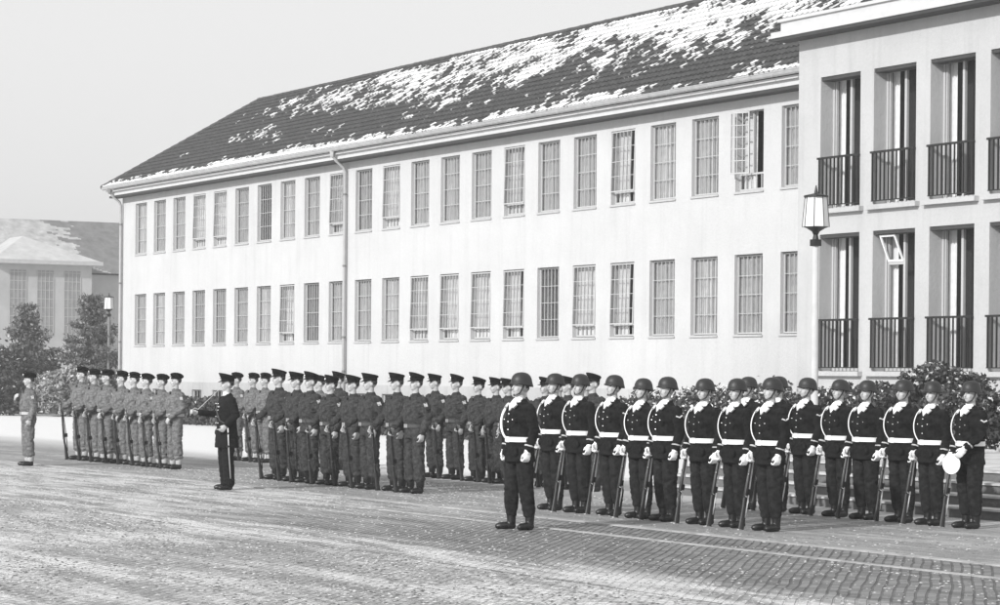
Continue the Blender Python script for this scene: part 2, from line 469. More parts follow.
    if gl:
        rows = [(1.660, 0.012, .123, .146), (1.668, 0.012, .122, .145), (1.690, .014, .110, .130), (1.730, .014, .104, .122), (1.765, .014, .090, .106), (1.790, .014, .066, .080), (1.803, .014, .036, .045), (1.807, .014, .010, .012)]
        stack(hb, rows, 28, 1.0)
        for v in hb.verts:
            if v.co.z < 1.68: v.co.z += .016 * max(0, -v.co.y / .14) - .022 * max(0, v.co.y / .15)
        xf(hb, H); hm = part('helmet', hb, M['helmet'], smooth=True)
        cs = bmesh.new()
        for s in (-1, 1):
            pts = [(s * .098, -.005, 1.672), (s * .085, -.018, 1.630), (s * .062, -.040, 1.570), (s * .022, -.076, 1.541), (0, -.083, 1.539)]
            limb(cs, pts, .0085, 6)
        xf(cs, H); part('chin_strap', cs, M['leather'], hm)
    elif kind in ('beret', 'sergeant'):
        ball(hb, (0, .012, 1.706), (.089, .107, .034), sub=3)
        ball(hb, (-.020, .036, 1.750), (.112, .128, .050), Matrix.Rotation(R(-14), 4, 'Y') @ Matrix.Rotation(R(-13), 4, 'X'), sub=3)
        ball(hb, (-.035, .085, 1.725), (.075, .060, .040), sub=3)
        ball(hb, (.015, -.055, 1.765), (.060, .060, .040), sub=3)
        xf(hb, H); cap = part('beret', remesh(hb, .009, 2, .006, (12, 12, 12), seed), M['beret'])
        bb = bmesh.new(); ball(bb, (.034, -.118, 1.750), (.019, .012, .024), sub=2); xf(bb, H); part('badge', bb, M['brass'], cap)
    else:
        big = 1.10 if kind == 'officer' else 1.0
        stack(hb, [(1.690, .010, .086, .106), (1.728, .010, .088, .108)], 26, 1.0)
        # raised crown, higher at the front
        crown = [(1.726, .010, .089, .109), (1.750, .008, .100 * big, .122 * big), (1.770, .006, .108 * big, .130 * big), (1.779, .006, .104 * big, .126 * big), (1.784, .006, .08, .10), (1.785, .006, .02, .03)]
        c2 = bmesh.new(); stack(c2, crown, 26, 1.0)
        for v in c2.verts:
            if v.co.z > 1.74: v.co.z += .030 * (-(v.co.y - .01) / .13) + .008
        tmp = bpy.data.meshes.new('t'); c2.to_mesh(tmp); c2.free(); hb.from_mesh(tmp); bpy.data.meshes.remove(tmp)
        xf(hb, H); cap = part('peaked_cap', hb, M['black_cloth'], smooth=True)
        pk = bmesh.new()
        ring0, ring1 = [], []
        for i in range(11):
            t_ = R(200 + 140 * i / 10)
            ring0.append((math.cos(t_) * .088, .010 + math.sin(t_) * .108, 1.700))
            w = math.sin(PI * i / 10)
            ring1.append((math.cos(t_) * (.088 + .022 * w), .010 + math.sin(t_) * (.108 + .052 * w), 1.700 - .026 * w))
        for k in range(10):
            q = [ring0[k], ring0[k+1], ring1[k+1], ring1[k]]
            quad(pk, q); quad(pk, [(p[0], p[1], p[2] - .005) for p in reversed(q)])
        xf(pk, H); part('peak', pk, M['leather'], cap)
        bb = bmesh.new(); ball(bb, (0, -.118, 1.742), (.016, .010, .020), sub=2); xf(bb, H); part('badge', bb, M['brass'], cap)
    if kind == 'officer':
        for z in (1.34, 1.24, 1.14, 1.04, .94):
            for s in (-1, 1):
                bb = bmesh.new(); ball(bb, (s * .05, -.140, z), (.010, .008, .010), sub=1); part('button', bb, M['brass'])
        sb = bmesh.new(); pts = [(-.10, -.09, 1.43), (.02, -.155, 1.25), (.12, -.135, 1.08), (.178, -.03, 1.0)]
        limb(sb, pts, .011, 8); part('shoulder_belt', sb, M['webbing_mid'])
        cl = bmesh.new(); limb(cl, [(0, -.004, 1.47), (0, -.004, 1.505)], [.066, .060], 16); part('shirt_collar', cl, M['patch'])
        mb = bmesh.new(); box(mb, .06, .13, -.150, -.140, 1.285, 1.305); part('medal_ribbon', mb, M['braid'])
    fat = {'guard': 1.17, 'leader': 1.17, 'officer': 1.18}.get(kind, 1.24)
    for o in [root] + list(root.children_recursive):
        if o.name.split('.')[0] in ('helmet', 'chin_strap', 'beret', 'badge', 'peaked_cap', 'peak', 'hair'): continue
        for v in o.data.vertices:
            t_ = max(0, min(1, (1.52 - v.co.z) / .10)); t_ = t_ * t_ * (3 - 2 * t_)
            k_ = 1 + (fat - 1) * t_ * (1 if v.co.z > .3 else .5 + .5 * v.co.z / .3)
            v.co.x *= k_; v.co.y *= 1 + (k_ - 1) * .75
    return root

DN = (0, 0, -1)
left_down = ((.225, .035, 1.135), (.232, -.035, .895), (0.02, -.12, -1), (-1, 0, 0), .95)
right_rifle_guard = ((-.262, .055, 1.15), (-.262, -.045, .925), (0.0, -.35, -1), (1, -.2, 0), .85)
brit_right = ((-.245, -.035, 1.16), (-.262, -.205, .99), (0.0, -.55, -.85), (1, 0, 0), .75)
brit_left = ((.222, .045, 1.135), (.212, -.035, .895), (0, -.15, -1), (-1, 0, 0), .9)
brit_left_front = ((.235, .030, 1.14), (.130, -.150, .965), (-.35, -.25, -.8), (-.3, .8, 0), .8)

guards = [make_person('guard', {1: left_down, -1: right_rifle_guard}, R(7), 0, seed=1, chevron=True),
          make_person('guard', {1: ((.230, .025, 1.14), (.222, -.060, .905), (0.0, -.1, -1), (-1, 0, 0), 1.0), -1: right_rifle_guard}, R(0), R(-2), seed=5, chevron=True),
          make_person('guard', {1: ((.222, .045, 1.13), (.226, -.02, .89), (0.0, -.15, -1), (-1, .1, 0), .85), -1: right_rifle_guard}, R(12), R(2), seed=9)]
leader = make_person('leader', {1: ((.232, .04, 1.14), (.238, -.045, .905), (0, -.1, -1), (-1, 0, 0), 1.2), -1: ((-.232, .04, 1.14), (-.238, -.045, .905), (0, -.1, -1), (1, 0, 0), 1.2)}, R(2), 0, feet=(.10, .10), toe=18, seed=13, gait={-1: -.06, 1: .05})
disc_guard = make_person('guard', {1: ((.225, -.02, 1.14), (.175, -.20, .985), (-.1, -.6, -.8), (-1, .2, 0), .95), -1: right_rifle_guard}, R(12), R(1), seed=21, chevron=True)
caps = [make_person('cap', {1: brit_left, -1: brit_right}, R(-4), 0, feet=(.13, .13), seed=31),
        make_person('cap', {1: ((.235, .06, 1.15), (.215, -.02, .90), (0, -.1, -1), (-1, 0, 0), .8), -1: ((-.25, -.02, 1.15), (-.27, -.17, .97), (0, -.5, -.85), (1, 0, 0), .8)}, R(3), R(-3), feet=(.15, .12), seed=37),
        make_person('cap', {1: ((.240, .07, 1.15), (.205, -.03, .92), (-.1, -.2, -1), (-1, .1, 0), .9), -1: brit_right}, R(-9), R(3), feet=(.12, .14), seed=41)]
berets = [make_person('beret', {1: brit_left_front, -1: brit_right}, R(-3), 0, feet=(.14, .13), seed=51),
          make_person('beret', {1: ((.238, .035, 1.14), (.150, -.135, .945), (-.3, -.25, -.85), (-.3, .8, 0), .9), -1: brit_right}, R(-8), R(-2), feet=(.12, .13), seed=57)]
sergeant = make_person('sergeant', {1: brit_left, -1: ((-.225, -.05, 1.15), (-.10, -.20, 1.27), (.75, -.15, .55), (.2, .8, .3), .5)}, R(0), 0, feet=(.10, .10), toe=15, seed=61)
officer = make_person('officer', {1: ((.235, .06, 1.16), (.225, -.075, 1.01), (-.1, -.5, -.75), (-1, 0, 0), 1.1), -1: ((-.215, -.11, 1.17), (-.16, -.36, 1.20), (.0, -1, .08), (1, 0, .1), 1.1)}, R(3), 0, feet=(.085, .085), seed=67)

# ---- weapons (top-level: they are held)
def make_rifle(kind):
    root = bpy.data.objects.new('rifle', None); COL.objects.link(root)
    wood = M['wood'] if kind == 'guard' else M['wood']
    b = bmesh.new()   # stock: butt at z=0, muzzle up, sights towards -Y
    loft(b, [((0, .045, .0), (1, 0, 0), (0, 1, 0), .021, .050), ((0, .042, .02), (1, 0, 0), (0, 1, 0), .021, .050), ((0, .032, .16), (1, 0, 0), (0, 1, 0), .018, .038),
             ((0, .020, .28), (1, 0, 0), (0, 1, 0), .017, .028), ((0, .008, .34), (1, 0, 0), (0, 1, 0), .018, .024), ((0, .008, .45), (1, 0, 0), (0, 1, 0), .022, .028),
             ((0, .006, .60), (1, 0, 0), (0, 1, 0), .021, .024), ((0, .004, .90), (1, 0, 0), (0, 1, 0), .017, .019), ((0, .004, .985), (1, 0, 0), (0, 1, 0), .015, .017)], 12, True, .8)
    st = obj('stock', b, wood, root, smooth=True)
    b = bmesh.new(); box(b, -.0215, .0215, -.006, .096, -.004, .010); obj('butt_plate', b, M['brass'] if kind == 'guard' else M['steel'], st)
    b = bmesh.new(); limb(b, [(0, -.012, .42), (0, -.012, .62), (0, -.010, .9), (0, -.010, 1.10)], [.015, .012, .009, .0085], 10); obj('barrel', b, M['steel'], root, smooth=True)
    b = bmesh.new(); limb(b, [(0, -.022, .40), (.035, -.020, .405), (.055, .0, .395)], [.010, .007, .010], 8); obj('bolt', b, M['steel'], root)
    b = bmesh.new(); box(b, -.012, .012, .03, .075 if kind == 'guard' else .10, .43, .50); obj('magazine', b, M['steel'], root)
    for z in (.66, .93):
        b = bmesh.new(); limb(b, [(0, .0, z), (0, .0, z + .02)], [.025, .025], 12); obj('band', b, M['steel'], root)
    b = bmesh.new(); box(b, -.004, .004, -.035, -.015, 1.06, 1.075); obj('sight', b, M['steel'], root)
    b = bmesh.new(); limb(b, [(.0, .075, .16), (0, .075, .3), (0, .062, .5), (0, .045, .75), (0, .026, .92)], [.004] * 5, 6, flat=3.2); obj('sling', b, M['white'] if kind == 'guard' else M['webbing_mid'], root)
    return root
guard_rifle, brit_rifle = make_rifle('guard'), make_rifle('brit')

def place_rifle(r, a, D, rot, sc_, base, tip):
    base, tip = Vector(base), Vector(tip)
    q = (tip - base).normalized().to_track_quat('Z', 'Y')
    # keep the sights side facing the soldier's front
    mtx = FRAME @ Matrix.Translation((a, D, 0)) @ Matrix.Rotation(rot, 4, 'Z') @ Matrix.Scale(sc_, 4) @ Matrix.Translation(base)
    r.matrix_basis = mtx @ Vector((0, 0, 1)).rotation_difference(tip - base).to_matrix().to_4x4() @ Matrix.Diagonal((.9, .78, 1, 1))

used = {}
def take(proto):
    if used.get(proto.name): return copy_tree(proto)
    used[proto.name] = 1
    return proto

ORD = ['first', 'second', 'third', 'fourth', 'fifth', 'sixth', 'seventh', 'eighth', 'ninth', 'tenth', 'eleventh', 'twelfth', 'thirteenth']
def scale_for(x, ytop, D, h):
    _, zt = on_plane(x, ytop, D)
    return max(.94, min(1.07, zt / h))

rng = random.Random(3)
def rank(people, D, protos, h, name, group, rifle, rname, rgroup, base, tip, skip_rifle=(), labels=None, start=0):
    for i, (x, yt) in enumerate(people):
        k = scale_for(x, yt, D, h)
        a, _ = on_plane(x - .8, HZ, D)
        Dj = D + rng.uniform(-.05, .05); rot = R(rng.uniform(-4, 4))
        p = take(protos[(i * 2 + i // 3) % len(protos)] if len(protos) > 1 else protos[0])
        put(p, a, Dj, 0, rot, k); p.matrix_basis = p.matrix_basis @ Matrix.Diagonal((rng.uniform(.95, 1.06), rng.uniform(.96, 1.05), 1, 1))
        lab = labels[i] if labels else name % ORD[i + start]
        tag(p, lab, 'person', group)
        if rifle is not None and i not in skip_rifle:
            r = take(rifle)
            jb = Vector((rng.uniform(-.02, .02), rng.uniform(-.02, .02), 0))
            place_rifle(r, a, Dj, rot, k, Vector(base) + jb, Vector(tip) + jb * .3)
            tag(r, rname % ORD[i + start], 'rifle', rgroup)

GB, GT = (-.285, -.250, .004), (-.315, -.005, 1.06)
BB, BT = (-.320, -.190, .004), (-.300, -.290, 1.05)
rank([(557, 373), (584, 373.6), (612, 374.5), (643, 377.9), (669, 376.4), (704, 378), (735, 378), (771, 377)], 17.35, guards, 1.81,
     '%s steel helmeted soldier from the left in the front rank, white belt and gloves', 'helmeted guards in the front rank',
     guard_rifle, 'rifle beside the %s helmeted soldier from the left in the front rank', 'rifles of the front helmeted rank', GB, GT)
rear = [(748, 376.4), (778, 376.0), (806, 377.3), (838, 379), (869, 379.8), (903, 379), (934.5, 380.7)]
rl = ['helmeted soldier mostly hidden between the last two men of the front helmeted rank',
      'helmeted soldier peeking out behind the last man of the front helmeted rank',
      'helmeted soldier of the rear rank standing just right of the front rank\'s last man',
      'helmeted soldier of the rear rank, fifth from the right end, white belt and gloves',
      'helmeted soldier of the rear rank, fourth from the right end, white belt and gloves',
      'helmeted soldier of the rear rank, third from the right end, before the leafy bush',
      'helmeted soldier of the rear rank, second from the right end, before the leafy bush']
rank(rear, 20.0, guards, 1.81, '%s', 'helmeted guards in the rear rank', guard_rifle,
     'rifle beside the %s helmeted soldier from the left in the rear rank', 'rifles of the rear helmeted rank', GB, GT, labels=rl)
rank([(971, 380.4)], 20.0, [disc_guard], 1.81, '%s', 'helmeted guards in the rear rank', guard_rifle,
     '%s rifle from the right end, beside the helmeted soldier with the white disc', 'rifles of the rear helmeted rank', GB, GT,
     labels=['helmeted soldier at the right end of the rear rank holding a white disc'])
rank([(277.5, 369.5), (297.5, 372), (312.5, 372.5), (332, 376), (353, 375.5), (374, 373.5), (397.5, 373), (417.5, 373.5)], 17.8, caps, 1.80,
     '%s soldier in peaked cap from the left in the front capped rank, dark battledress', 'capped soldiers in the front rank',
     brit_rifle, 'rifle held forward by the %s capped soldier from the left, front rank', 'rifles of the front capped rank', BB, BT)
rank([(340, 372), (435, 374), (455, 375), (480.5, 377.8), (498.5, 378), (511, 378.5), (525, 380), (544, 378), (558, 379), (570, 376.7), (584, 378), (596, 374)], 20.8, caps, 1.80,
     '%s soldier in peaked cap from the left in the rear capped rank, partly hidden', 'capped soldiers in the rear rank',
     brit_rifle, 'rifle held forward by the %s capped soldier from the left, rear rank', 'rifles of the rear capped rank', BB, BT)
rank([(82.8, 366.3), (94.7, 370.5), (109, 371), (121.7, 372.3), (135, 373.6), (149, 375), (163.5, 375.5), (178, 374.5)], 18.0, berets, 1.775,
     '%s soldier in dark beret from the left in the front rank, light battledress', 'beret soldiers in the front rank',
     brit_rifle, 'rifle held forward by the %s beret soldier from the left, front rank', 'rifles of the front beret rank', BB, BT)
rank([(239, 373.9), (252.5, 374.3), (266, 374.3), (322, 377)], 21.0, berets, 1.775,
     '%s', 'beret soldiers in the rear rank', brit_rifle,
     'rifle held forward by the %s beret soldier from the left, rear rank', 'rifles of the rear beret rank', BB, BT,
     labels=['soldier in dark beret directly behind the officer in black with the sword',
             'soldier in dark beret in the rear, middle of the three right of the officer',
             'soldier in dark beret in the rear, just left of the first capped soldier',
             'soldier in dark beret seen only in the gap between two front capped soldiers'])
put(leader, -25.41, 14.72, 0, R(-2), 1.025)
tag(leader, 'helmeted squad leader standing alone ahead of the ranks, white lanyard, no rifle', 'person')
put(officer, -35.84, 15.5, 0, R(-8), 1.0)
tag(officer, 'officer in long black coat and peaked cap standing alone with a drawn sword', 'person')
put(sergeant, -46.27, 15.88, 0, R(-6), 1.0)
tag(sergeant, 'soldier in beret standing alone at the far left, hand held at chest', 'person')

def attach_pt(o, p): return o.matrix_basis @ Vector(p)
# sword
sw = empty('sword', 'bright sword held out by the officer in black, blade sloping to his shoulder', 'sword')
b = bmesh.new(); g0 = Vector((0, 0, .09)); limb(b, [g0, (0, .005, .45), (0, .0, .80), (0, 0, .86)], [.013, .012, .009, .002], 8, flat=.35); obj('blade', b, M['brass'], sw)
b = bmesh.new(); limb(b, [(0, 0, -.06), (0, 0, .08)], [.013, .012], 8); obj('grip', b, M['leather'], sw)
b = bmesh.new(); limb(b, [(0, 0, .09), (0, -.05, .07), (0, -.06, .0), (0, -.02, -.06)], [.008, .007, .006, .006], 8); obj('hilt_guard', b, M['brass'], sw)
hp = Vector((-.19, -.475, 1.185)); tipv = Vector((-.19, -.02, 1.62)) - hp
sw.matrix_basis = officer.matrix_basis @ Matrix.Translation(hp) @ Vector((0, 0, 1)).rotation_difference(tipv).to_matrix().to_4x4()
sb = empty('scabbard', 'bright metal scabbard hanging at the left hip of the officer in black', 'scabbard')
b = bmesh.new(); limb(b, [(0, 0, 0), (0, .02, -.4), (0, .05, -.78)], [.017, .015, .010], 10, flat=.6); obj('tube', b, M['brass'], sb, smooth=True)
b = bmesh.new()
for z in (-.08, -.28): limb(b, [(0, .004, z), (0, .005, z - .015)], [.021, .021], 10)
obj('ring_mount', b, M['steel'], sb)
sb.matrix_basis = officer.matrix_basis @ Matrix.Translation((.245, -.05, .97))
# white disc
dp = empty('signal_disc', 'round white disc on a short handle held by the rightmost helmeted soldier', 'signal disc')
b = bmesh.new(); bmesh.ops.create_cone(b, cap_ends=True, segments=32, radius1=.125, radius2=.125, depth=.012, matrix=Matrix.Rotation(PI/2, 4, 'X')); 
bmesh.ops.create_cone(b, cap_ends=True, segments=32, radius1=.110, radius2=.110, depth=.020, matrix=Matrix.Rotation(PI/2, 4, 'X'))
obj('disc_face', b, M['white'], dp)
b = bmesh.new(); limb(b, [(.0, 0, .10), (.0, 0, .24)], [.010, .011], 8); obj('handle', b, M['white'], dp)
dp.matrix_basis = disc_guard.matrix_basis @ Matrix.Translation((.02, -.285, .79)) @ Matrix.Rotation(R(20), 4, 'Z') @ Matrix.Rotation(R(38), 4, 'Y')

# baton / note in sergeant's hand is not clear in the photo: the white glove-like hand is his bare hand

# ------------------------------------------------------------------ ground
def ground_material():
    m = bpy.data.materials.new('parade_ground'); m.use_nodes = True
    nt = m.node_tree; N = nt.nodes; Lk = nt.links; bs = N['Principled BSDF']
    tc = N.new('ShaderNodeTexCoord'); sp = N.new('ShaderNodeSeparateXYZ'); Lk.new(tc.outputs['Object'], sp.inputs[0])
    def mth(op, a, b_=None, c_=None):
        n = N.new('ShaderNodeMath'); n.operation = op
        for i, v in enumerate((a, b_, c_)):
            if v is None: continue
            if isinstance(v, (int, float)): n.inputs[i].default_value = v
            else: Lk.new(v, n.inputs[i])
        return n.outputs[0]
    def nz(sx, sy, scale, detail=4, rough=.6):
        mp = N.new('ShaderNodeMapping'); mp.inputs['Scale'].default_value = (sx, sy, 1)
        Lk.new(tc.outputs['Object'], mp.inputs['Vector'])
        n = N.new('ShaderNodeTexNoise'); n.inputs['Scale'].default_value = scale; n.inputs['Detail'].default_value = detail; n.inputs['Roughness'].default_value = rough
        Lk.new(mp.outputs[0], n.inputs['Vector']); return n.outputs['Fac']
    def rng_(v, a, b_, c=0, d=1):
        n = N.new('ShaderNodeMapRange'); n.inputs['From Min'].default_value = a; n.inputs['From Max'].default_value = b_
        n.inputs['To Min'].default_value = c; n.inputs['To Max'].default_value = d; Lk.new(v, n.inputs['Value']); return n.outputs[0]
    D = sp.outputs['Y']; A = sp.outputs['X']
    big = nz(.25, 1.0, .55, 5); mid = nz(.17, 1.0, 2.0, 6, .75); fine = nz(1, 1, 9, 4, .7); grit = nz(1, 1, 45, 3, .8)
    # snow cover fraction by place: deep snow beyond the ranks, swept tarmac where they stand, tracked snow in front
    far = rng_(mth('ADD', D, mth('MULTIPLY', mth('SUBTRACT', big, .5), 2.0)), 19.6, 23.6)
    near = rng_(mth('ADD', D, mth('MULTIPLY', mth('SUBTRACT', big, .5), 4.5)), 14.8, 11.6)
    left = rng_(A, -27, -42)
    near2 = mth('MULTIPLY', left, rng_(D, 18.0, 13.5))
    track = rng_(mth('ADD', mth('MULTIPLY', mid, .55), mth('MULTIPLY', fine, .45)), .44, .57)
    patch = rng_(nz(.30, 1.0, .8, 4, .6), .40, .60, .40, 1.4)
    nearc = mth('MULTIPLY', mth('MAXIMUM', near, mth('MULTIPLY', near2, .9)), patch)
    cover = mth('MULTIPLY', nearc, mth('MULTIPLY_ADD', track, .80, .14))
    dust = mth('MULTIPLY', rng_(mid, .48, .62), .34)
    cover = mth('MAXIMUM', mth('MAXIMUM', cover, dust), far)
    cover = mth('MULTIPLY', cover, mth('ADD', rng_(grit, .35, .62, .62, 1.0), mth('MULTIPLY', far, .4)))
    n = N.new('ShaderNodeClamp'); Lk.new(cover, n.inputs[0]); cover = n.outputs[0]
    mpb = N.new('ShaderNodeMapping'); mpb.inputs['Rotation'].default_value = (0, 0, R(40)); Lk.new(tc.outputs['Object'], mpb.inputs['Vector'])
    br = N.new('ShaderNodeTexBrick'); br.inputs['Scale'].default_value = 1.0; br.inputs['Brick Width'].default_value = .125; br.inputs['Row Height'].default_value = .088
    br.inputs['Mortar Size'].default_value = .015; br.inputs['Mortar Smooth'].default_value = .6; Lk.new(mpb.outputs[0], br.inputs['Vector'])
    joint = mth('MULTIPLY_ADD', br.outputs['Fac'], mth('MULTIPLY', rng_(D, 15.0, 13.0), -.45), 1.0)
    base = mth('MULTIPLY', mth('MULTIPLY', rng_(grit, .3, .7, .13, .30), rng_(fine, .3, .7, .7, 1.3)), joint)
    cover = mth('MULTIPLY', cover, mth('MULTIPLY_ADD', br.outputs['Fac'], mth('MULTIPLY', rng_(D, 15.0, 13.0), -.35), 1.0))
    cover = mth('MULTIPLY', cover, mth('MAXIMUM', far, 1.0))
    mx = N.new('ShaderNodeMix'); mx.data_type = 'FLOAT'
    Lk.new(cover, mx.inputs[0]); Lk.new(base, mx.inputs[2]); mx.inputs[3].default_value = .70
    Lk.new(mx.outputs[0], bs.inputs['Base Color'])
    bs.inputs['Roughness'].default_value = .8
    h = mth('ADD', mth('MULTIPLY', grit, .4), mth('ADD', fine, mth('MULTIPLY', track, .5)))
    bp = N.new('ShaderNodeBump'); bp.inputs['Strength'].default_value = .6; bp.inputs['Distance'].default_value = .03
    Lk.new(h, bp.inputs['Height']); Lk.new(bp.outputs[0], bs.inputs['Normal'])
    return m

def cobble_material():
    m = bpy.data.materials.new('cobbles'); m.use_nodes = True
    nt = m.node_tree; N = nt.nodes; Lk = nt.links; bs = N['Principled BSDF']
    tc = N.new('ShaderNodeTexCoord')
    dist = N.new('ShaderNodeTexNoise'); dist.inputs['Scale'].default_value = 1.6; Lk.new(tc.outputs['Object'], dist.inputs['Vector'])
    mx0 = N.new('ShaderNodeMix'); mx0.data_type = 'VECTOR'; mx0.inputs[0].default_value = .06
    Lk.new(tc.outputs['Object'], mx0.inputs[4]); Lk.new(dist.outputs['Color'], mx0.inputs[5])
    mp = N.new('ShaderNodeMapping'); mp.inputs['Rotation'].default_value = (0, 0, R(40)); Lk.new(mx0.outputs[1], mp.inputs['Vector'])
    br = N.new('ShaderNodeTexBrick'); br.inputs['Scale'].default_value = 1.0
    br.inputs['Brick Width'].default_value = .125; br.inputs['Row Height'].default_value = .088; br.inputs['Mortar Size'].default_value = .013; br.inputs['Mortar Smooth'].default_value = .5
    br.inputs['Color1'].default_value = (.08,) * 3 + (1,); br.inputs['Color2'].default_value = (.21,) * 3 + (1,); br.inputs['Mortar'].default_value = (.035,) * 3 + (1,)
    Lk.new(mp.outputs[0], br.inputs['Vector'])
    def nz(sx, sy, scale, d=5):
        q = N.new('ShaderNodeMapping'); q.inputs['Scale'].default_value = (sx, sy, 1); Lk.new(tc.outputs['Object'], q.inputs['Vector'])
        n = N.new('ShaderNodeTexNoise'); n.inputs['Scale'].default_value = scale; n.inputs['Detail'].default_value = d; n.inputs['Roughness'].default_value = .7
        Lk.new(q.outputs[0], n.inputs['Vector']); return n.outputs['Fac']
    def rg(v, a, b_, c, d):
        n = N.new('ShaderNodeMapRange'); n.inputs['From Min'].default_value = a; n.inputs['From Max'].default_value = b_
        n.inputs['To Min'].default_value = c; n.inputs['To Max'].default_value = d; Lk.new(v, n.inputs['Value']); return n.outputs[0]
    def mth(op, a, b_):
        n = N.new('ShaderNodeMath'); n.operation = op
        for i, v in enumerate((a, b_)):
            if isinstance(v, (int, float)): n.inputs[i].default_value = v
            else: Lk.new(v, n.inputs[i])
        return n.outputs[0]
    sp = N.new('ShaderNodeSeparateXYZ'); Lk.new(tc.outputs['Object'], sp.inputs[0])
    streak = nz(.18, 1.0, 2.2); patch = nz(.3, 1, .5); grit = nz(1, 1, 30, 3)
    leftish = rg(sp.outputs['X'], -24, -33, 0, .75)
    edge = rg(mth('ADD', sp.outputs['Y'], mth('MULTIPLY', mth('SUBTRACT', patch, .5), 2.6)), 13.1, 12.1, 0, .8)
    sn = mth('MULTIPLY', mth('MAXIMUM', mth('MAXIMUM', leftish, edge), .10), rg(streak, .42, .58, .25, 1.0))
    sn = mth('MULTIPLY', sn, rg(grit, .35, .6, .6, 1.0))
    mx = N.new('ShaderNodeMix'); mx.data_type = 'RGBA'; Lk.new(sn, mx.inputs[0]); Lk.new(br.outputs['Color'], mx.inputs[6]); mx.inputs[7].default_value = (.8, .8, .8, 1)
    Lk.new(mx.outputs[2], bs.inputs['Base Color']); bs.inputs['Roughness'].default_value = .6
    bp = N.new('ShaderNodeBump'); bp.inputs['Strength'].default_value = .9; bp.inputs['Distance'].default_value = .02
    Lk.new(mth('SUBTRACT', rg(grit, 0, 1, 0, .4), br.outputs['Fac']), bp.inputs['Height']); Lk.new(bp.outputs[0], bs.inputs['Normal'])
    return m

b = bmesh.new(); S = 1500; quad(b, [(-S, -S, 0), (S, -S, 0), (S, S, 0), (-S, S, 0)])
g = obj('ground', b, ground_material()); put(g, 0, 0); g['kind'] = 'structure'
b = bmesh.new(); quad(b, [(-75, 11.4, .004), (20, 11.4, .004), (20, 16.15, .004), (-75, 16.15, .004)])
g = obj('road', b, cobble_material()); put(g, 0, 0); g['kind'] = 'structure'
kerb = mat('kerb_stone', .34, .8, .35, 3.0, .4, 30)
b = bmesh.new(); x = -75.0; rk = random.Random(5)
while x < 20:
    w = rk.uniform(.8, 1.1); box(b, x, x + w - .012, 16.16, 16.30, -.05, .012 + rk.uniform(0, .004)); x += w
x = -75.0
while x < 20:
    w = rk.uniform(.8, 1.1); box(b, x, x + w - .012, 15.10, 15.20, -.05, .010 + rk.uniform(0, .003)); x += w
g = obj('road_edge', b, kerb); put(g, 0, 0); g['kind'] = 'structure'

b = bmesh.new(); rk = random.Random(8)
for i in range(70000):
    D_ = 6.5 + 13.5 * rk.random() ** 1.15; Y = rk.uniform(17, 48)
    # a strip of ground in front of the ranks, thinner towards the road
    a_ = (D_ * SU * 0 + D_ - Y * CU) / SU * CU - Y * SU
    if D_ > 12.5 and a_ > -30 and rk.random() < .6: continue
    if D_ > 15.5 and rk.random() < .35: continue
    if noise.noise(Vector((a_ * .30, D_ * 1.1, 2))) + rk.uniform(-.5, .5) < -.15: continue
    r_ = rk.uniform(.004, .012); mi = 0 if rk.random() < .55 else 1
    c_ = [b.verts.new((a_ + r_ * x_ * rk.uniform(.8, 1.7), D_ + r_ * y_ * rk.uniform(.8, 1.7), max(.0, r_ * z_ * rk.uniform(.4, .8)) + .003)) for x_, y_, z_ in ((-1,-1,0),(1,-1,0),(1,1,0),(-1,1,0),(0,0,1))]
    for f_ in ((0,1,4),(1,2,4),(2,3,4),(3,0,4)):
        fc = b.faces.new([c_[k_] for k_ in f_]); fc.material_index = mi
g = obj('slush', b, [mat('slush_snow', .55, .7, .1, 10), mat('grit', .13, .9, .3, 10)]); put(g, 0, 0)
tag(g, 'crumbs of trodden snow and grit scattered over the parade ground', None, None, 'stuff')

# ------------------------------------------------------------------ long wing
D0 = 35.5
wing = empty('office_building', 'long white two storey building with rows of barred windows and snowy tiled roof', 'building')
OX = -70.0
put(wing, OX, D0)
A0, A1 = -92.5 - OX, -30 - OX
def wall_holes(bm, xs, zs, holes, y0, depth, mi=0):
    """xs, zs grid breaks; holes set of (x0,x1,z0,z1)"""
    xs = sorted(set([round(v, 4) for v in xs])); zs = sorted(set([round(v, 4) for v in zs]))
    def inhole(x, z): return any(h[0] < x < h[1] and h[2] < z < h[3] for h in holes)
    for i in range(len(xs) - 1):
        for k in range(len(zs) - 1):
            if inhole((xs[i] + xs[i+1]) / 2, (zs[k] + zs[k+1]) / 2): continue
            quad(bm, [(xs[i], y0, zs[k]), (xs[i+1], y0, zs[k]), (xs[i+1], y0, zs[k+1]), (xs[i], y0, zs[k+1])], mi)
    for (x0, x1, z0, z1) in holes:
        y1 = y0 + depth
        quad(bm, [(x0, y0, z0), (x0, y0, z1), (x0, y1, z1), (x0, y1, z0)], mi)
        quad(bm, [(x1, y0, z1), (x1, y0, z0), (x1, y1, z0), (x1, y1, z1)], mi)
        quad(bm, [(x0, y0, z1), (x1, y0, z1), (x1, y1, z1), (x0, y1, z1)], mi)
        quad(bm, [(x1, y0, z0), (x0, y0, z0), (x0, y1, z0), (x1, y1, z0)], mi)
WC = [-48.28 - 1.92 * k - OX for k in range(23)] + [-48.28 + 1.92 * k - OX for k in range(1, 3)]
hw = .59
holes, low = [], []
for c in WC:
    holes += [(c - hw, c + hw, 6.40, 8.36), (c - hw, c + hw, 2.88, 4.85)]
    low += [(c - .45, c + .45, .62, 1.22)]
b = bmesh.new()
zs = [1.5, 2.88, 4.85, 6.40, 8.36, 9.05]
xs = [A0, A1] + [v for h in holes for v in h[:2]]
wall_holes(b, xs, zs, holes, 0, .30)
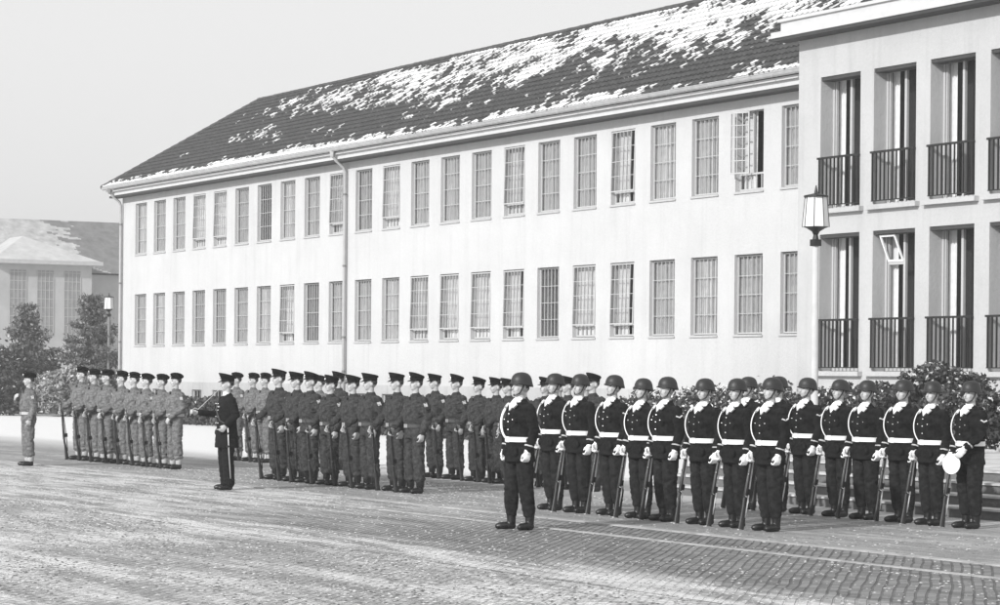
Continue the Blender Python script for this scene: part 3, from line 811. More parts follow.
# ends and back of the block
quad(b, [(A0, 8, 0), (A0, 0, 0), (A0, 0, 9.05), (A0, 8, 9.05)]); quad(b, [(A1, 0, 0), (A1, 8, 0), (A1, 8, 9.05), (A1, 0, 9.05)])
quad(b, [(A1, 8, 0), (A0, 8, 0), (A0, 8, 9.05), (A1, 8, 9.05)])
obj('wall', b, M['wall'], wing)
b = bmesh.new()
wall_holes(b, [A0, A1] + [v for h in low for v in h[:2]], [0, .62, 1.22, 1.5], low, -.05, .25)
quad(b, [(A0, -.05, 1.5), (A1, -.05, 1.5), (A1, 0, 1.5), (A0, 0, 1.5)])
obj('plinth', b, M['plinth'], wing)
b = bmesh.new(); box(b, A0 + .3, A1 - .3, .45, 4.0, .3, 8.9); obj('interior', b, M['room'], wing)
# window kit
def grid_sash(x0, x1, z0, z1, cols, rows, y, bar=.022, fr=.045, th=.035):
    bm = bmesh.new()
    box(bm, x0, x0 + fr, y, y + th, z0, z1); box(bm, x1 - fr, x1, y, y + th, z0, z1)
    box(bm, x0 + fr, x1 - fr, y + .001, y + th, z0, z0 + fr); box(bm, x0 + fr, x1 - fr, y + .001, y + th, z1 - fr, z1)
    for i in range(1, cols):
        x = x0 + fr + (x1 - x0 - 2 * fr) * i / cols; box(bm, x - bar / 2, x + bar / 2, y + .004, y + th - .004, z0 + fr, z1 - fr)
    for k in range(1, rows):
        z = z0 + fr + (z1 - z0 - 2 * fr) * k / rows; box(bm, x0 + fr, x1 - fr, y + .007, y + th - .007, z - bar / 2, z + bar / 2)
    return bm
def pane_bm(x0, x1, z0, z1, y):
    bm = bmesh.new(); quad(bm, [(x0, y, z0), (x1, y, z0), (x1, y, z1), (x0, y, z1)]); return bm
def curtain_bm(x0, x1, z0, z1, y, amp=.02, per=.09, seed=0):
    bm = bmesh.new(); n = max(6, int((x1 - x0) / per * 6)); pr = None
    for i in range(n + 1):
        x = x0 + (x1 - x0) * i / n; yy = y + amp * math.sin(2 * PI * (x + .02 * math.sin(9 * x + seed)) / per)
        c = (bm.verts.new((x, yy, z0)), bm.verts.new((x + .01 * math.sin(5 * x + seed), yy * 1.0, z1)))
        if pr: bm.faces.new((pr[0], c[0], c[1], pr[1]))
        pr = c
    return bm
HWN = 1.97
def proto_window(kind):
    """local origin: centre bottom of the opening on the wall face"""
    me = {}
    if kind == 'closed':
        f = obj('window', grid_sash(-hw + .004, hw - .004, .03, HWN - .01, 6, 4, .10, .014, .035), M['frame'])
        obj('pane', pane_bm(-hw + .02, hw - .02, .05, HWN - .03, .12), M['pane'], f)
    elif kind == 'open':
        f = obj('window', grid_sash(-hw + .004, hw - .004, .03, .36, 5, 1, .13), M['frame'])
        mtx = Matrix.Translation((0, .02, HWN - .02)) @ Matrix.Rotation(R(-1.6), 4, 'X') @ Matrix.Translation((0, 0, -(HWN - .02)))
        bm = grid_sash(-hw + .01, hw - .01, .34, HWN - .02, 6, 4, -.01, .014, .03); xf(bm, mtx); obj('sash', bm, M['frame'], f)
        bm = pane_bm(-hw + .02, hw - .02, .36, HWN - .04, .008); xf(bm, mtx); obj('pane', bm, M['pane'], f)
    elif kind == 'swung':
        f = obj('window', grid_sash(-hw + .004, hw - .004, .03, .46, 5, 1, .13), M['frame'])
        bm = bmesh.new(); box(bm, -.02, .02, .12, .17, .46, HWN - .01); box(bm, hw - .05, hw - .004, .12, .17, .46, HWN - .01); obj('mullion', bm, M['frame'], f)
        mtx = Matrix.Translation((-.02, .02, 0)) @ Matrix.Rotation(R(21), 4, 'Z')
        bm = grid_sash(-hw + .02, 0, .44, HWN - .01, 3, 5, -.02, .02, .035); xf(bm, mtx); obj('sash', bm, M['frame'], f)
        bm = pane_bm(-hw + .02, 0, .46, HWN - .02, 0); xf(bm, mtx); obj('pane', bm, M['pane'], f)
    s = bmesh.new(); box(s, -hw - .03, hw + .03, -.035, .09, -.045, -.004); obj('sill', s, M['plinth'], f)
    return f
wp = {k: [proto_window(k)] for k in ('closed', 'open', 'swung')}
cur = [bpy.data.meshes.new('c') for _ in range(4)]
cspec = [(-hw, hw), (-hw, hw * .55), (-hw * .9, hw * .1), (-.1, hw)]
for i, (c0, c1) in enumerate(cspec):
    bm = curtain_bm(c0 + .02, c1 - .02, .03, HWN, .20, .022, .13 + .03 * i, i); bm.to_mesh(cur[i]); bm.free(); cur[i].materials.append(M['curtain'])
for base_, shade in ((4, .30), (8, .19)):
    mm_ = mat('net_curtain', shade, .9, .25, 3.0)
    for i in range(4):
        c_ = cur[i].copy(); c_.materials.clear(); c_.materials.append(mm_); cur.append(c_)
up_open = {4, 7, 11, 13, 18, 19}; lo_open = {4, 5, 7, 8, 9, 10, 15}
first = {k: True for k in wp}
rw = random.Random(11)
for k, c in enumerate(WC):
    for lvl, z in ((1, 6.39), (0, 2.87)):
        kind = 'swung' if (k == 1 and lvl == 1) else ('open' if (k in (up_open if lvl else lo_open)) else 'closed')
        w = wp[kind][0] if first[kind] else copy_tree(wp[kind][0], wing)
        first[kind] = False
        w.parent = wing; w.location = (c, 0, z)
        ci = rw.choice([0, 0, 0, 1, 3, 2]) if kind != 'swung' else 2
        if kind != 'swung' and rw.random() < .12: continue          # bare dark pane
        link(bpy.data.objects.new('curtain', cur[ci + 4 * rw.choice([0, 0, 1, 1, 2])]), w)
bw = obj('basement_window', grid_sash(-.45, .45, .0, .6, 3, 1, .08), M['frame']); obj('pane', pane_bm(-.43, .43, .02, .58, .10), M['pane'], bw)
for k, c in enumerate(WC):
    w = bw if k == 0 else copy_tree(bw, wing)
    w.parent = wing; w.location = (c, -.05, .62)
# eaves: cornice, dark strip painting the shade below it, and gutter
b = bmesh.new()
box(b, A0 - .40, A1, -.40, .0, 8.74, 8.88); box(b, A0 - .52, A1, -.50, -.001, 8.884, 8.96)
box(b, A0 - .40, A0 - .001, .001, 8.4, 8.74, 8.88)
obj('cornice', b, M['cornice'], wing)
b = bmesh.new(); box(b, A0 - .42, A1, -.395, -.005, 8.66, 8.738); obj('shade_strip', b, M['shade_strip'], wing)  # eave shadow put into colour as a dark strip below the cornice
b = bmesh.new(); n = 8
prof = [(-.58 + .09 * math.cos(PI + PI * i / n), 9.065 + .10 * math.sin(PI + PI * i / n)) for i in range(n + 1)]
for i in range(n):
    (y0, z0), (y1, z1) = prof[i], prof[i+1]
    quad(b, [(A0 - .6, y0, z0), (A1, y0, z0), (A1, y1, z1), (A0 - .6, y1, z1)])
limb(b, [(A0 - .6, -.67, 9.07), (A1, -.67, 9.07)], .014, 6, ref=(0, 0, 1))
for i in range(70):
    x = A0 + i * .9; box(b, x, x + .03, -.675, -.49, 8.97, 8.985)
obj('gutter', b, M['zinc'], wing)
# downpipes
def downpipe(x, dark):
    bm = bmesh.new()
    limb(bm, [(x, -.58, 8.99), (x, -.57, 8.86), (x + .01, -.42, 8.68), (x + .01, -.18, 8.50), (x, -.11, 8.35), (x, -.11, 5.0), (x, -.11, .05)], .052, 12, ref=(1, 0, 0))
    p = obj('downpipe', bm, M['pipe'], wing, smooth=True)
    h = bmesh.new(); loft(h, [((x, -.58, 8.80), (1, 0, 0), (0, 1, 0), .07, .06), ((x, -.58, 9.02), (1, 0, 0), (0, 1, 0), .15, .09)], 4, True)
    obj('hopper', h, M['pipe_dark'] if dark else M['pipe'], p)
    for z in (7.6, 5.3, 3.0, 1.9):
        c = bmesh.new(); limb(c, [(x, -.11, z), (x, -.11, z + .04)], .062, 12, ref=(1, 0, 0)); obj('clamp', c, M['pipe_dark'], p)
downpipe(A0 + .10, True); downpipe(-72.48 - OX, False)
# roof: tiles as real geometry, snow lying in patches
RZ0, RZ1, RB = 9.06, 12.35, 4.0
EY = -.62
def roof():
    bm = bmesh.new()
    slope = math.atan2(RZ1 - RZ0, RB - EY); Ls = math.hypot(RZ1 - RZ0, RB - EY)
    rows = int(Ls / .30); rh = Ls / rows; tw = .215
    e0 = A0 - .62
    cs_, sn_ = math.cos(slope), math.sin(slope)
    hip = (RB - EY) * 1.0
    def frac(v): return v - math.floor(v)
    def snow_at(x, v):
        aa = x + OX
        vv = v / Ls
        q = Vector((aa * .42 + v * .30, v * .85, 3.3))
        n1 = noise.fractal(q, 1.0, 2.0, 4)
        n2 = noise.noise(Vector((aa * 2.6 + v * 1.2, v * 3.5, 9.1)))
        up = 1.0 - abs(vv - .80) / .42                                # band of snow high on the slope
        rgt = max(0, min(1, (aa + 68) / 14))
        edge = max(0, 1 - vv / .12) * (1.5 if aa < -70 else (1.0 if aa < -54 else .30))
        fade = max(0, min(1, (aa + 86) / 14))
        s = n1 * .62 + n2 * .42 + max(up, -.55) * (.50 + .22 * rgt) * fade + edge + .06 - (1 - fade) * .42 - (.30 if vv > .975 else 0)
        s -= .34 * (1 - abs(math.sin(x / tw * PI)) ** .8) + .30 * abs(frac(v / rh) - .4)
        s += (noise.cell(Vector((math.floor(x / tw), math.floor(v / rh), 1.5))) - .5) * .36
        return s
    # body of tiles: for each row, a strip of sub-quads
    m0 = 0
    for r in range(rows):
        v0, v1 = r * rh, (r + 1) * rh + .02
        nx = int((A1 - e0) / (tw / 5))
        prev = None
        for i in range(nx + 1):
            x = e0 + i * tw / 5
            ph = (x / tw) * 2 * PI
            # hip cut
            wave = .038 * (1 - abs(math.sin(ph / 2)))
            col = []
            for (v, lift) in ((v0, .050), (v0 + rh * .33, .036), (v0 + rh * .66, .022), (v1, .006)):
                col.append((x, v, wave + lift))
            if prev:
                for k in range(3):
                    pts = [prev[k], col[k], col[k+1], prev[k+1]]
                    cx = (pts[0][0] + pts[1][0]) / 2; cv = (pts[0][1] + pts[2][1]) / 2
                    if cx - e0 < cv / Ls * hip - .02: continue
                    s = snow_at(cx, cv)
                    mi = 1 if s > 0 else (2 if s > -.07 else 0)
                    if k == 0: m0 = mi
                    if mi == 1: pts = [(p[0], p[1], p[2] + .012) for p in pts]
                    quad(bm, [(p[0], EY + p[1] * cs_ - p[2] * sn_, RZ0 + p[1] * sn_ + p[2] * cs_) for p in pts], mi)
                # butt face of the tile
                p, q = prev[0], col[0]
                if (p[0] + q[0]) / 2 - e0 >= v0 / Ls * hip - .02:
                    quad(bm, [(pp[0], EY + pp[1] * cs_ - hh * sn_, RZ0 + pp[1] * sn_ + hh * cs_) for pp, hh in ((p, -.005), (q, -.005), (q, q[2]), (p, p[2]))], m0)
            prev = col
    # underlay planes: front, back, hip end
    quad(bm, [(e0, EY, RZ0 - .01), (A1, EY, RZ0 - .01), (A1, RB, RZ1 - .01), (e0 + hip, RB, RZ1 - .01)], 0)
    yb = 2 * RB - EY
    quad(bm, [(A1, yb, RZ0), (e0, yb, RZ0), (e0 + hip, RB, RZ1), (A1, RB, RZ1)], 0)
    bm.faces.new([bm.verts.new(p) for p in ((e0, yb, RZ0), (e0, EY, RZ0), (e0 + hip, RB, RZ1))])
    quad(bm, [(e0, EY, RZ0 - .02), (e0, yb, RZ0 - .02), (A1, yb, RZ0 - .02), (A1, EY, RZ0 - .02)], 0)
    rf = obj('roof', bm, [M['tile'], M['snow'], mat('thin_snow', .30, .7, .3, 12)], wing)
    rb = bmesh.new()
    x = e0 + hip; rr = random.Random(2)
    while x < A1:
        limb(rb, [(x, RB, RZ1 + .02 + rr.uniform(-.008, .008)), (x + .36, RB, RZ1 + .035)], [.105, .085], 8, ref=(0, 0, 1)); x += .36
    p0 = Vector((e0, EY, RZ0 + .03)); p1 = Vector((e0 + hip, RB, RZ1 + .03)); n = int((p1 - p0).length / .36)
    for i in range(n):
        limb(rb, [p0.lerp(p1, i / n), p0.lerp(p1, (i + 1) / n + .003)], [.095, .078], 8, ref=(0, 0, 1))
    obj('ridge_tiles', rb, M['tile'], rf)
    return rf
roof()

# ------------------------------------------------------------------ entrance block
D1 = 33.7
PXO = -41.0
blk = empty('entrance_block', 'pale flat roofed entrance block with deep tall window bays and iron balconies', 'building')
put(blk, PXO, D1)
p0, p1 = -45.75 - PXO, -31.5 - PXO
bays = [(-44.93 + 1.9 * k - PXO, -43.50 + 1.9 * k - PXO) for k in range(7)]
hol = []
for x0, x1 in bays: hol += [(x0, x1, 5.58, 8.53), (x0, x1, 1.98, 5.02)]
b = bmesh.new(); RD = .42
wall_holes(b, [p0, p1] + [v for h in hol for v in h[:2]], [0, 1.98, 5.02, 5.58, 8.53, 9.5], hol, 0, RD)
quad(b, [(p0, 3, 0), (p0, 0, 0), (p0, 0, 9.5), (p0, 3, 9.5)]); quad(b, [(p1, 0, 0), (p1, 3, 0), (p1, 3, 9.5), (p1, 0, 9.5)])
obj('wall', b, M['stone'], blk)
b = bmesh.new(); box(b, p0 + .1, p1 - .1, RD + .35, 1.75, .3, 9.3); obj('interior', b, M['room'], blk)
b = bmesh.new()
box(b, p0 - .46, p1, -.46, 3.2, 9.50, 9.63); box(b, p0 - .30, p1, -.30, 3.2, 9.632, 9.86); box(b, p0 - .36, p1, -.36, 3.2, 9.862, 9.93)
obj('roof_cornice', b, M['cornice'], blk)
b = bmesh.new(); box(b, p0 - .44, p1, -.44, -.004, 9.43, 9.497); obj('shade_strip', b, M['shade_strip'], blk)  # cornice shadow painted as a dark strip along the wall top
def bay_window(lvl, vent):
    zt = 2.93 if lvl else 3.02
    w = 1.43
    f = bmesh.new(); fr = .06
    box(f, .004, fr, RD - .08, RD, 0, zt); box(f, w - fr, w - .004, RD - .08, RD, 0, zt)
    box(f, fr, w - fr, RD - .078, RD, zt - fr, zt); box(f, fr, w - fr, RD - .078, RD, 0, fr)
    box(f, .10, .13, RD - .076, RD - .01, fr, zt - fr); box(f, .62, .69, RD - .076, RD - .01, fr, zt - fr); box(f, 1.18, 1.22, RD - .076, RD - .01, fr, zt - fr)
    if vent: box(f, .13, .62, RD - .074, RD - .01, zt - .72, zt - .66)
    o = obj('window', f, M['frame'], blk)
    bm = bmesh.new(); box(bm, .006, w - .006, .02, RD - .082, zt - .07, zt - .002); obj('bay_head_shade', bm, M['shade_strip'], o)  # added dark strip, paints the shade at the top of the bay
    bm = pane_bm(.05, w - .05, .05, zt - .05, RD - .035)
    obj('pane', bm, M['pane'], o)
    if vent:
        mtx = Matrix.Translation((0, RD - .09, zt - .66)) @ Matrix.Rotation(R(24), 4, 'X') @ Matrix.Translation((0, 0, 0))
        bm = grid_sash(.12, .64, 0, .62, 1, 1, 0, .02, .04); xf(bm, mtx); obj('vent_sash', bm, M['white'], o)
    bm = curtain_bm(.03, .29, .02, zt, RD + .08, .02, .10, lvl + vent); obj('drape', bm, M['drape'], o)
    bm = curtain_bm(1.20, 1.40, .02, zt, RD + .08, .02, .07, 2); obj('drape', bm, M['drape'], o)
    return o
for i, (x0, x1) in enumerate(bays):
    for lvl, z in ((1, 5.59), (0, 1.99)):
        o = bay_window(lvl, 1 if (i == 1 and lvl == 0) else 0); o.location = (x0, 0, z)
        s = bmesh.new(); box(s, x0 - .14, x1 + .14, -.13, .05, z - .115, z - .012); obj('balcony_ledge', s, M['stone'], blk)
        r = bmesh.new(); zb = z + .06; zt = z + 1.10
        box(r, x0 - .03, x1 + .02, -.078, -.026, zt, zt + .045); box(r, x0, x1, -.065, -.040, zb, zb + .022)
        nb = 11
        for k in range(nb):
            x = x0 + .03 + (x1 - x0 - .06) * k / (nb - 1)
            box(r, x - .014, x + .014, -.067, -.038, zb + .022, zt)
        for x in (x0 + .01, x1 - .03): box(r, x, x + .02, -.04, .02, zt + .005, zt + .03)
        obj('railing', r, M['iron'], blk)

# ------------------------------------------------------------------ terrace steps before the entrance block
st = empty('terrace_steps', 'low snow dusted stone terrace with four long steps behind the helmeted guards', 'steps')
put(st, -35, 21.4)
step_m = mat('step_stone', .13, .85, .25, 2.0, .4, 30)
b = bmesh.new(); NS = 4; rz = .145; tr = .36
x0, x1 = -33.2 + 35, 60 - 30
tops = bmesh.new()
for i in range(NS):
    box(b, x0 + .12 * i, x1, tr * i, tr * i + (tr if i < NS - 1 else 12.25 - tr * (NS - 1)), 0, rz * (i + 1) - .03)
    box(tops, x0 + .12 * i - .01, x1, tr * i - .03, tr * i + (tr - .032 if i < NS - 1 else 12.24 - tr * (NS - 1)), rz * (i + 1) - .028, rz * (i + 1))
obj('step_blocks', b, step_m, st)
obj('tread', tops, mat('snowy_tread', .28, .8, .35, 2.5, .4, 30, col2=.62), st)

# ------------------------------------------------------------------ lamps
def make_lamp():
    r = bpy.data.objects.new('street_lamp', None); COL.objects.link(r)
    b = bmesh.new(); limb(b, [(0, 0, 0), (0, 0, .6), (0, 0, 3.85)], [.070, .060, .050], 20); obj('pole', b, M['pole'], r, smooth=True)
    b = bmesh.new(); box(b, -.062, .062, -.062, .062, 3.82, 3.92)
    loft(b, [((0, 0, 3.92), (1, 0, 0), (0, 1, 0), .05, .05), ((0, 0, 3.99), (1, 0, 0), (0, 1, 0), .035, .035), ((0, 0, 4.04), (1, 0, 0), (0, 1, 0), .06, .06), ((0, 0, 4.09), (1, 0, 0), (0, 1, 0), .14, .14), ((0, 0, 4.11), (1, 0, 0), (0, 1, 0), .20, .20)], 20)
    obj('holder', b, M['iron'], r)
    b = bmesh.new(); n = 8
    loft(b, [((0, 0, 4.112), (1, 0, 0), (0, 1, 0), .205, .205), ((0, 0, 4.56), (1, 0, 0), (0, 1, 0), .165, .165)], n)
    sh = obj('lamp_shade', b, M['lamp_glass'], r)
    b = bmesh.new()
    for i in range(n):
        t = 2 * PI * i / n; limb(b, [(math.cos(t) * .207, math.sin(t) * .207, 4.11), (math.cos(t) * .167, math.sin(t) * .167, 4.57)], .006, 6)
    obj('frame_bars', b, M['iron'], sh)
    b = bmesh.new(); loft(b, [((0, 0, 4.56), (1, 0, 0), (0, 1, 0), .185, .185), ((0, 0, 4.585), (1, 0, 0), (0, 1, 0), .185, .185), ((0, 0, 4.62), (1, 0, 0), (0, 1, 0), .03, .03), ((0, 0, 4.74), (1, 0, 0), (0, 1, 0), .008, .008)], 20)
    obj('lamp_cap', b, M['iron'], r)
    return r
lamp = make_lamp()
a, D = at_depth(814.5, 37.9); put(lamp, a, D, .0)
tag(lamp, 'street lamp with tapered glass lantern and dark cap in front of the entrance block', 'street lamp', 'lantern topped street lamps')
l2 = copy_tree(lamp); a, D = at_depth(108.5, 106.2); put(l2, a, D, 0, 0, 1.10)
for ch in l2.children:
    if ch.name.startswith('pole'):
        ch.data = ch.data.copy(); ch.data.materials.clear(); ch.data.materials.append(M['pipe_dark'])
tag(l2, 'distant street lamp with white lantern in front of the pine trees', 'street lamp', 'lantern topped street lamps')

# ------------------------------------------------------------------ planting
def leaf(bm, c, size, rr, mi=0, up=0.0, ar=1.8):
    d = Vector((rr.gauss(0, 1), rr.gauss(0, 1), rr.gauss(0, 1) + up)).normalized()
    e = d.cross(Vector((rr.gauss(0, 1), rr.gauss(0, 1), rr.gauss(0, 1)))).normalized()
    L = d * size * .5 * ar; W = e * size * .5
    c = Vector(c)
    f = bm.faces.new([bm.verts.new(c - L), bm.verts.new(c + W), bm.verts.new(c + L), bm.verts.new(c - W)]); f.material_index = mi

def shrub(label, a, D, rx, ry, h, n, size, m, snowp=.12, seed=0, stems=7, cat='shrub', group=None, name='shrub', z=0, base=.12, lump=.28):
    r = empty(name, label, cat, group); put(r, a, D, z)
    rr = random.Random(seed); bm = bmesh.new()
    for i in range(n):
        u = Vector((rr.gauss(0, 1), rr.gauss(0, 1), rr.gauss(0, 1))).normalized()
        rad = rr.random() ** .38
        k = 1 + lump * noise.noise(u * 2.3 + Vector((seed, 0, 0))) * 2 + .12 * noise.noise(u * 6 + Vector((seed, 3, 0)))
        if noise.noise(u * 4.0 * rad + Vector((seed, 9, 1))) < -.22: continue
        p = Vector((u.x * rx * rad * k, u.y * ry * rad * k, base * h + (h - base * h) * (.5 + .5 * u.z * rad * k)))
        if p.z < .02: continue
        sn = 1 if (u.z > .1 and rad > .72 and rr.random() < snowp * 2) else 0
        leaf(bm, p, size * rr.uniform(.6, 1.3), rr, sn, .0)
    obj('foliage', bm, [m, M['snow']], r)
    sb = bmesh.new()
    for i in range(stems):
        t = 2 * PI * i / stems + rr.random()
        q = Vector((math.cos(t) * rx * .6, math.sin(t) * ry * .6, h * rr.uniform(.6, .85)))
        limb(sb, [(q.x * .12, q.y * .12, 0), (q.x * .4, q.y * .4, q.z * .5), q], [.022, .016, .006], 5)
    obj('stem', sb, M['bark'], r)
    return r

def hedge(label, a0, a1, D, w, h, n, size, seed):
    r = empty('hedge', label, 'hedge'); put(r, (a0 + a1) / 2, D)
    rr = random.Random(seed); bm = bmesh.new(); L = (a1 - a0) / 2
    for i in range(n):
        x = rr.uniform(-L, L); k = 1 + .25 * noise.noise(Vector((x * .9, seed, 0))) + .14 * noise.noise(Vector((x * 3, seed, 4)))
        y = rr.uniform(-1, 1); zf = rr.random() ** .7
        if rr.random() < .5: y = math.copysign(abs(y) ** .3, y)
        leaf(bm, (x, y * w / 2 * (1 - .3 * zf ** 3), zf * h * k), size * rr.uniform(.6, 1.3), rr, 1 if (zf > .85 and rr.random() < .10) else 0)
    obj('foliage', bm, [M['leaf'], M['snow']], r)
    sb = bmesh.new()
    for i in range(int(L * 2 / .5)):
        x = -L + .25 + i * .5; limb(sb, [(x, 0, 0), (x + rr.uniform(-.1, .1), rr.uniform(-.1, .1), h * .8)], [.02, .008], 5)
    obj('stem', sb, M['bark'], r)
hedge('low clipped dark hedge along the foot of the long white building', -92.0, -56.5, 34.4, .9, .95, 26000, .10, 3)
k = 0
for xi, wd, hh in ((640, 1.1, 1.45), (668, 1.0, 1.35), (697, 1.1, 1.55), (722, 1.0, 1.62), (748, 1.1, 1.5), (776, 1.0, 1.72)):
    a, _ = on_plane(xi, HZ, 33.2)
    shrub('leafy shrub before the white wall, %s from the left of the row behind the helmets' % ORD[k], a, 33.2, .75, .6, hh, 6500, .06, M['leaf'], .08, 20 + k, group='shrubs along the white wall')
    k += 1
for xi, D, rx, h, n, sd, lab in ((905, 30.5, 1.15, 2.05, 7500, 31, 'broad leafy bush left of the tallest bush, before the entrance block'),
                           (940, 30.0, 1.25, 2.30, 9000, 33, 'tallest leafy evergreen bush rising behind the guards before the entrance block'),
                           (976, 29.0, .95, 1.88, 6000, 35, 'dark leafy bush right of the tallest bush, behind the rightmost guard'),
                           (832, 31.5, .9, 1.90, 5000, 37, 'smaller leafy bush below the first window bay, just right of the lamp'),
                           (868, 31.5, .8, 1.80, 4000, 39, 'smallest leafy bush below the second window bay of the entrance block')):
    a, _ = on_plane(xi, HZ, D)
    shrub(lab, a, D, rx * .9, rx * .85, (h - .58) / 1.22, int(n * 2.4), .055, M['leaf'], .05, sd, 9, group='bushes before the entrance block', z=.58)

def pine(label, px, Y, h, rad, seed, n=16):
    r = empty('pine_tree', label, 'tree', 'pine trees beyond the long building'); a, D = at_depth(px, Y); put(r, a, D)
    rr = random.Random(seed)
    tb = bmesh.new(); limb(tb, [(0, 0, 0), (.04, 0, h * .4), (0, .03, h * .75), (0, 0, h * .97)], [.13, .10, .05, .015], 9); tk = obj('trunk', tb, M['bark'], r)
    cb = bmesh.new(); bb = bmesh.new()
    for w in range(n):
        z = h * (.06 + .92 * w / n); reach = rad * (1 - (w / n) ** 1.15) ** .85 * rr.uniform(.75, 1.15) + .12
        for k in range(5 + (w % 2)):
            t = 2 * PI * (k + rr.random() * .7) / 6 + w * 1.1; rc = reach * rr.uniform(.55, 1.2)
            end = Vector((math.cos(t) * rc, math.sin(t) * rc, z + rc * rr.uniform(.0, .35)))
            mid = Vector((math.cos(t) * rc * .5, math.sin(t) * rc * .5, z - .02))
            limb(bb, [(0, 0, z), mid, end], [.028, .018, .006], 5)
            for q in range(int(90 * rc + 25)):
                s = rr.uniform(.2, 1.05) ; p = mid.lerp(end, (s - .5) * 2) if s > .5 else Vector((0, 0, z)).lerp(mid, s * 2)
                sp = .16 * (1 - .3 * s)
                p = p + Vector((rr.gauss(0, sp), rr.gauss(0, sp), rr.gauss(.03, sp * .55)))
                leaf(cb, p, .055 * rr.uniform(.7, 1.4), rr, 0, .5, 3.4)
    obj('crown', cb, M['needle'], r); obj('branch', bb, M['bark'], tk)
pine('bushy pine tree at the left behind the lone beret soldier', 27, 110, 5.0, 1.75, 4)
pine('dark pine tree beside the corner of the long white building, behind the lamp', 92, 107, 5.35, 1.9, 8)
def sx(px, Y): return at_depth(px, Y)
for px, Y, rx, h, n, m, sd, lab in ((72, 103, 1.75, 1.95, 16000, 'leaf_pale', 51, 'large rounded pale dry bush behind the first beret soldiers'),
                                  (9, 104, 1.2, 1.7, 4000, 'leaf', 52, 'low dark bush at the left edge of the snow'),
                                  (-8, 108, 1.7, 2.9, 6000, 'leaf', 53, 'tall dark bush at the left edge under the pine'),
                                  (18, 108, 1.8, 2.9, 8000, 'leaf', 56, 'wide dark bush under the left pine tree'),
                                  (48, 112, 1.3, 2.4, 5000, 'leaf', 54, 'dark bush between the two pine trees'),
                                  (108, 104, 1.0, 1.5, 3500, 'leaf', 55, 'small dark bush at the corner of the long white building')):
    a, D = at_depth(px, Y)
    shrub(lab, a, D, rx, rx, h, n, .11, M[m], .02, sd, 8, base=.0, lump=.08 if m == 'leaf_pale' else .28)

# ------------------------------------------------------------------ far building at the left
fb = empty('far_building', 'distant grey building with tall windows and a snow covered hipped roof', 'building')
a, D = at_depth(91, 178); put(fb, a, D)          # its near right corner; local -x goes left... wall faces the camera (+x side)
# wall plane is square to the long wing: it runs along local y
def fbp(x, y, z): return (x, y, z)
Wd = 6.9
b = bmesh.new()
quad(b, [(0, 0, 0), (0, -Wd, 0), (0, -Wd, 9.55), (0, 0, 9.55)])
quad(b, [(0, -Wd, 0), (-14, -Wd, 0), (-14, -Wd, 9.55), (0, -Wd, 9.55)])
quad(b, [(-14, 0, 0), (0, 0, 0), (0, 0, 9.55), (-14, 0, 9.55)])
quad(b, [(-14, -Wd, 0), (-14, 0, 0), (-14, 0, 9.55), (-14, -Wd, 9.55)])
obj('wall', b, M['grey_wall'], fb)
for i, yc in enumerate((-1.45, -3.45, -5.45)):
    wd = bmesh.new(); box(wd, -.05, .02, yc - .62, yc + .62, 4.4, 9.0); w = obj('window', wd, M['grey_window'], fb)
    wd = bmesh.new()
    for k in range(5): box(wd, .021, .045, yc - .62 + k * .30, yc - .58 + k * .30, 4.4, 9.0)
    for k in range(8): box(wd, .021, .040, yc - .62, yc + .62, 4.5 + k * .62, 4.54 + k * .62)
    obj('frame', wd, M['grey_wall'], w)
b = bmesh.new(); e = .5
q = [(e, -Wd - e, 9.7), (e, e, 9.7), (-14 - e, e, 9.7), (-14 - e, -Wd - e, 9.7)]
r0, r1 = (-3.2, -Wd / 2 - .6, 11.55), (-11, -Wd / 2 - .6, 11.55)
V = [b.verts.new(p) for p in q + [r0, r1]]
for f in ((0, 1, 4), (1, 2, 5, 4), (2, 3, 5), (3, 0, 4, 5), (3, 2, 1, 0)): b.faces.new([V[i] for i in f])
rf = obj('roof', b, mat('thawing_snow', .42, .8, .15, 1.2), fb)
b = bmesh.new(); box(b, -14.6, e + .12, -Wd - e - .12, e + .12, 9.42, 9.69); obj('gutter', b, M['pipe'], fb)
fw = empty('far_wing', 'distant long building behind, dark tiled roof partly covered in snow', 'building')
a, D = at_depth(91, 186); put(fw, a, D)
b = bmesh.new(); box(b, -1, 5, -20, 14, 0, 8.9); obj('wall', b, M['grey_wall'], fw)
b = bmesh.new(); nx, nv = 170, 44; e0 = 5.6
def rp(i, j):
    y = -20 + 34 * i / nx; t = j / nv; return (e0 - 6.4 * t, y + max(0, (1 - (y + 20) / 9)) * 0, 9.0 + 4.1 * t * min(1, (y + 21) / 11 + .25))
for i in range(nx):
    for j in range(nv):
        pts = [rp(i, j), rp(i+1, j), rp(i+1, j+1), rp(i, j+1)]
        s = noise.fractal(Vector((i * .10 + j * .10, j * .16, 7)), 1.0, 2.0, 4) * .9 + (-3.0 - pts[0][1]) * .30 + j * .004
        quad(b, pts, 1 if s > 0 else 0)
obj('roof', b, [M['dark_roof'], mat('old_snow', .34, .8, .3, 1.5)], fw)
b = bmesh.new(); quad(b, [(-.8, -20, 8.9), (-.8, 14, 8.9), (-.8, 14, 13.0), (-.8, -20, 10.0)]); obj('roof_back', b, M['dark_roof'], fw)
for i in range(4):
    wd = bmesh.new(); box(wd, 4.98, 5.02, 1.0 + i * 1.9, 2.0 + i * 1.9, 5.8, 8.2); obj('window', wd, M['grey_window'], fw)

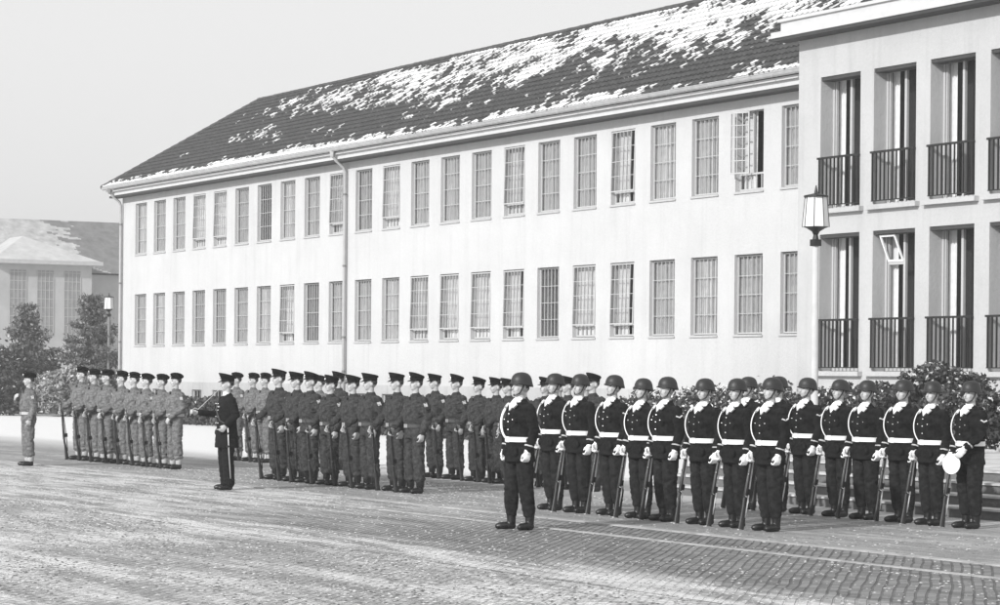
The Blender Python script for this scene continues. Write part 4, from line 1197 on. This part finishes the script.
# ------------------------------------------------------------------ air
b = bmesh.new(); box(b, -90, 60, -8, 260, -1, 14.5)
hz = obj('haze', b, bpy.data.materials.new('haze_air')); hz['kind'] = 'stuff'
hm = hz.data.materials[0]; hm.use_nodes = True; nt = hm.node_tree; nt.nodes.clear()
out = nt.nodes.new('ShaderNodeOutputMaterial'); vol = nt.nodes.new('ShaderNodeVolumePrincipled')
vol.inputs['Color'].default_value = (.95, .95, .95, 1); vol.inputs['Density'].default_value = .0008; vol.inputs['Anisotropy'].default_value = .2
nt.links.new(vol.outputs[0], out.inputs['Volume'])

# ------------------------------------------------------------------ light
AZ = Vector((-.64, -.77, 0)).normalized(); EL = R(27)
sund = Vector((AZ.x * math.cos(EL), AZ.y * math.cos(EL), math.sin(EL)))
sl = bpy.data.lights.new('sun', 'SUN'); sl.energy = 4.3; sl.angle = R(1.2); sl.color = (1, 1, 1)
so = link(bpy.data.objects.new('sun', sl)); so.rotation_mode = 'QUATERNION'; so.rotation_quaternion = (-sund).to_track_quat('-Z', 'Y'); so.location = (0, 0, 40)
w = bpy.data.worlds.new('World'); sc.world = w; w.use_nodes = True
nt = w.node_tree; bg = nt.nodes['Background']
sky = nt.nodes.new('ShaderNodeTexSky'); sky.sky_type = 'NISHITA'; sky.sun_disc = False
sky.sun_elevation = EL; sky.sun_rotation = math.atan2(sund.x, sund.y); sky.dust_density = 6; sky.air_density = 1.0; sky.ozone_density = 0
bw_ = nt.nodes.new('ShaderNodeRGBToBW'); nt.links.new(sky.outputs[0], bw_.inputs[0])
pw = nt.nodes.new('ShaderNodeMath'); pw.operation = 'POWER'; pw.inputs[1].default_value = .20
ml = nt.nodes.new('ShaderNodeMath'); ml.operation = 'MULTIPLY'; ml.inputs[1].default_value = 5.9
nt.links.new(bw_.outputs[0], pw.inputs[0]); nt.links.new(pw.outputs[0], ml.inputs[0]); nt.links.new(ml.outputs[0], bg.inputs[0])
bg.inputs[1].default_value = .12

cam = bpy.data.cameras.new('camera'); co = link(bpy.data.objects.new('camera', cam)); sc.camera = co
cam.sensor_width = 36; cam.lens = FPX / 1000 * 36; cam.clip_end = 3000; cam.clip_start = .5
cam.shift_y = (HZ - 302.5) / 1000
co.matrix_world = Matrix.Translation((0, 0, CAMZ)) @ Matrix.Rotation(R(90), 4, 'X') @ Matrix.Rotation(ROLL, 4, 'Z')
sc.view_settings.view_transform = 'Standard'; sc.view_settings.look = 'None'; sc.view_settings.exposure = 0; sc.view_settings.gamma = 1
sc.cycles.volume_bounces = 1; sc.cycles.max_bounces = 6; sc.cycles.transparent_max_bounces = 6
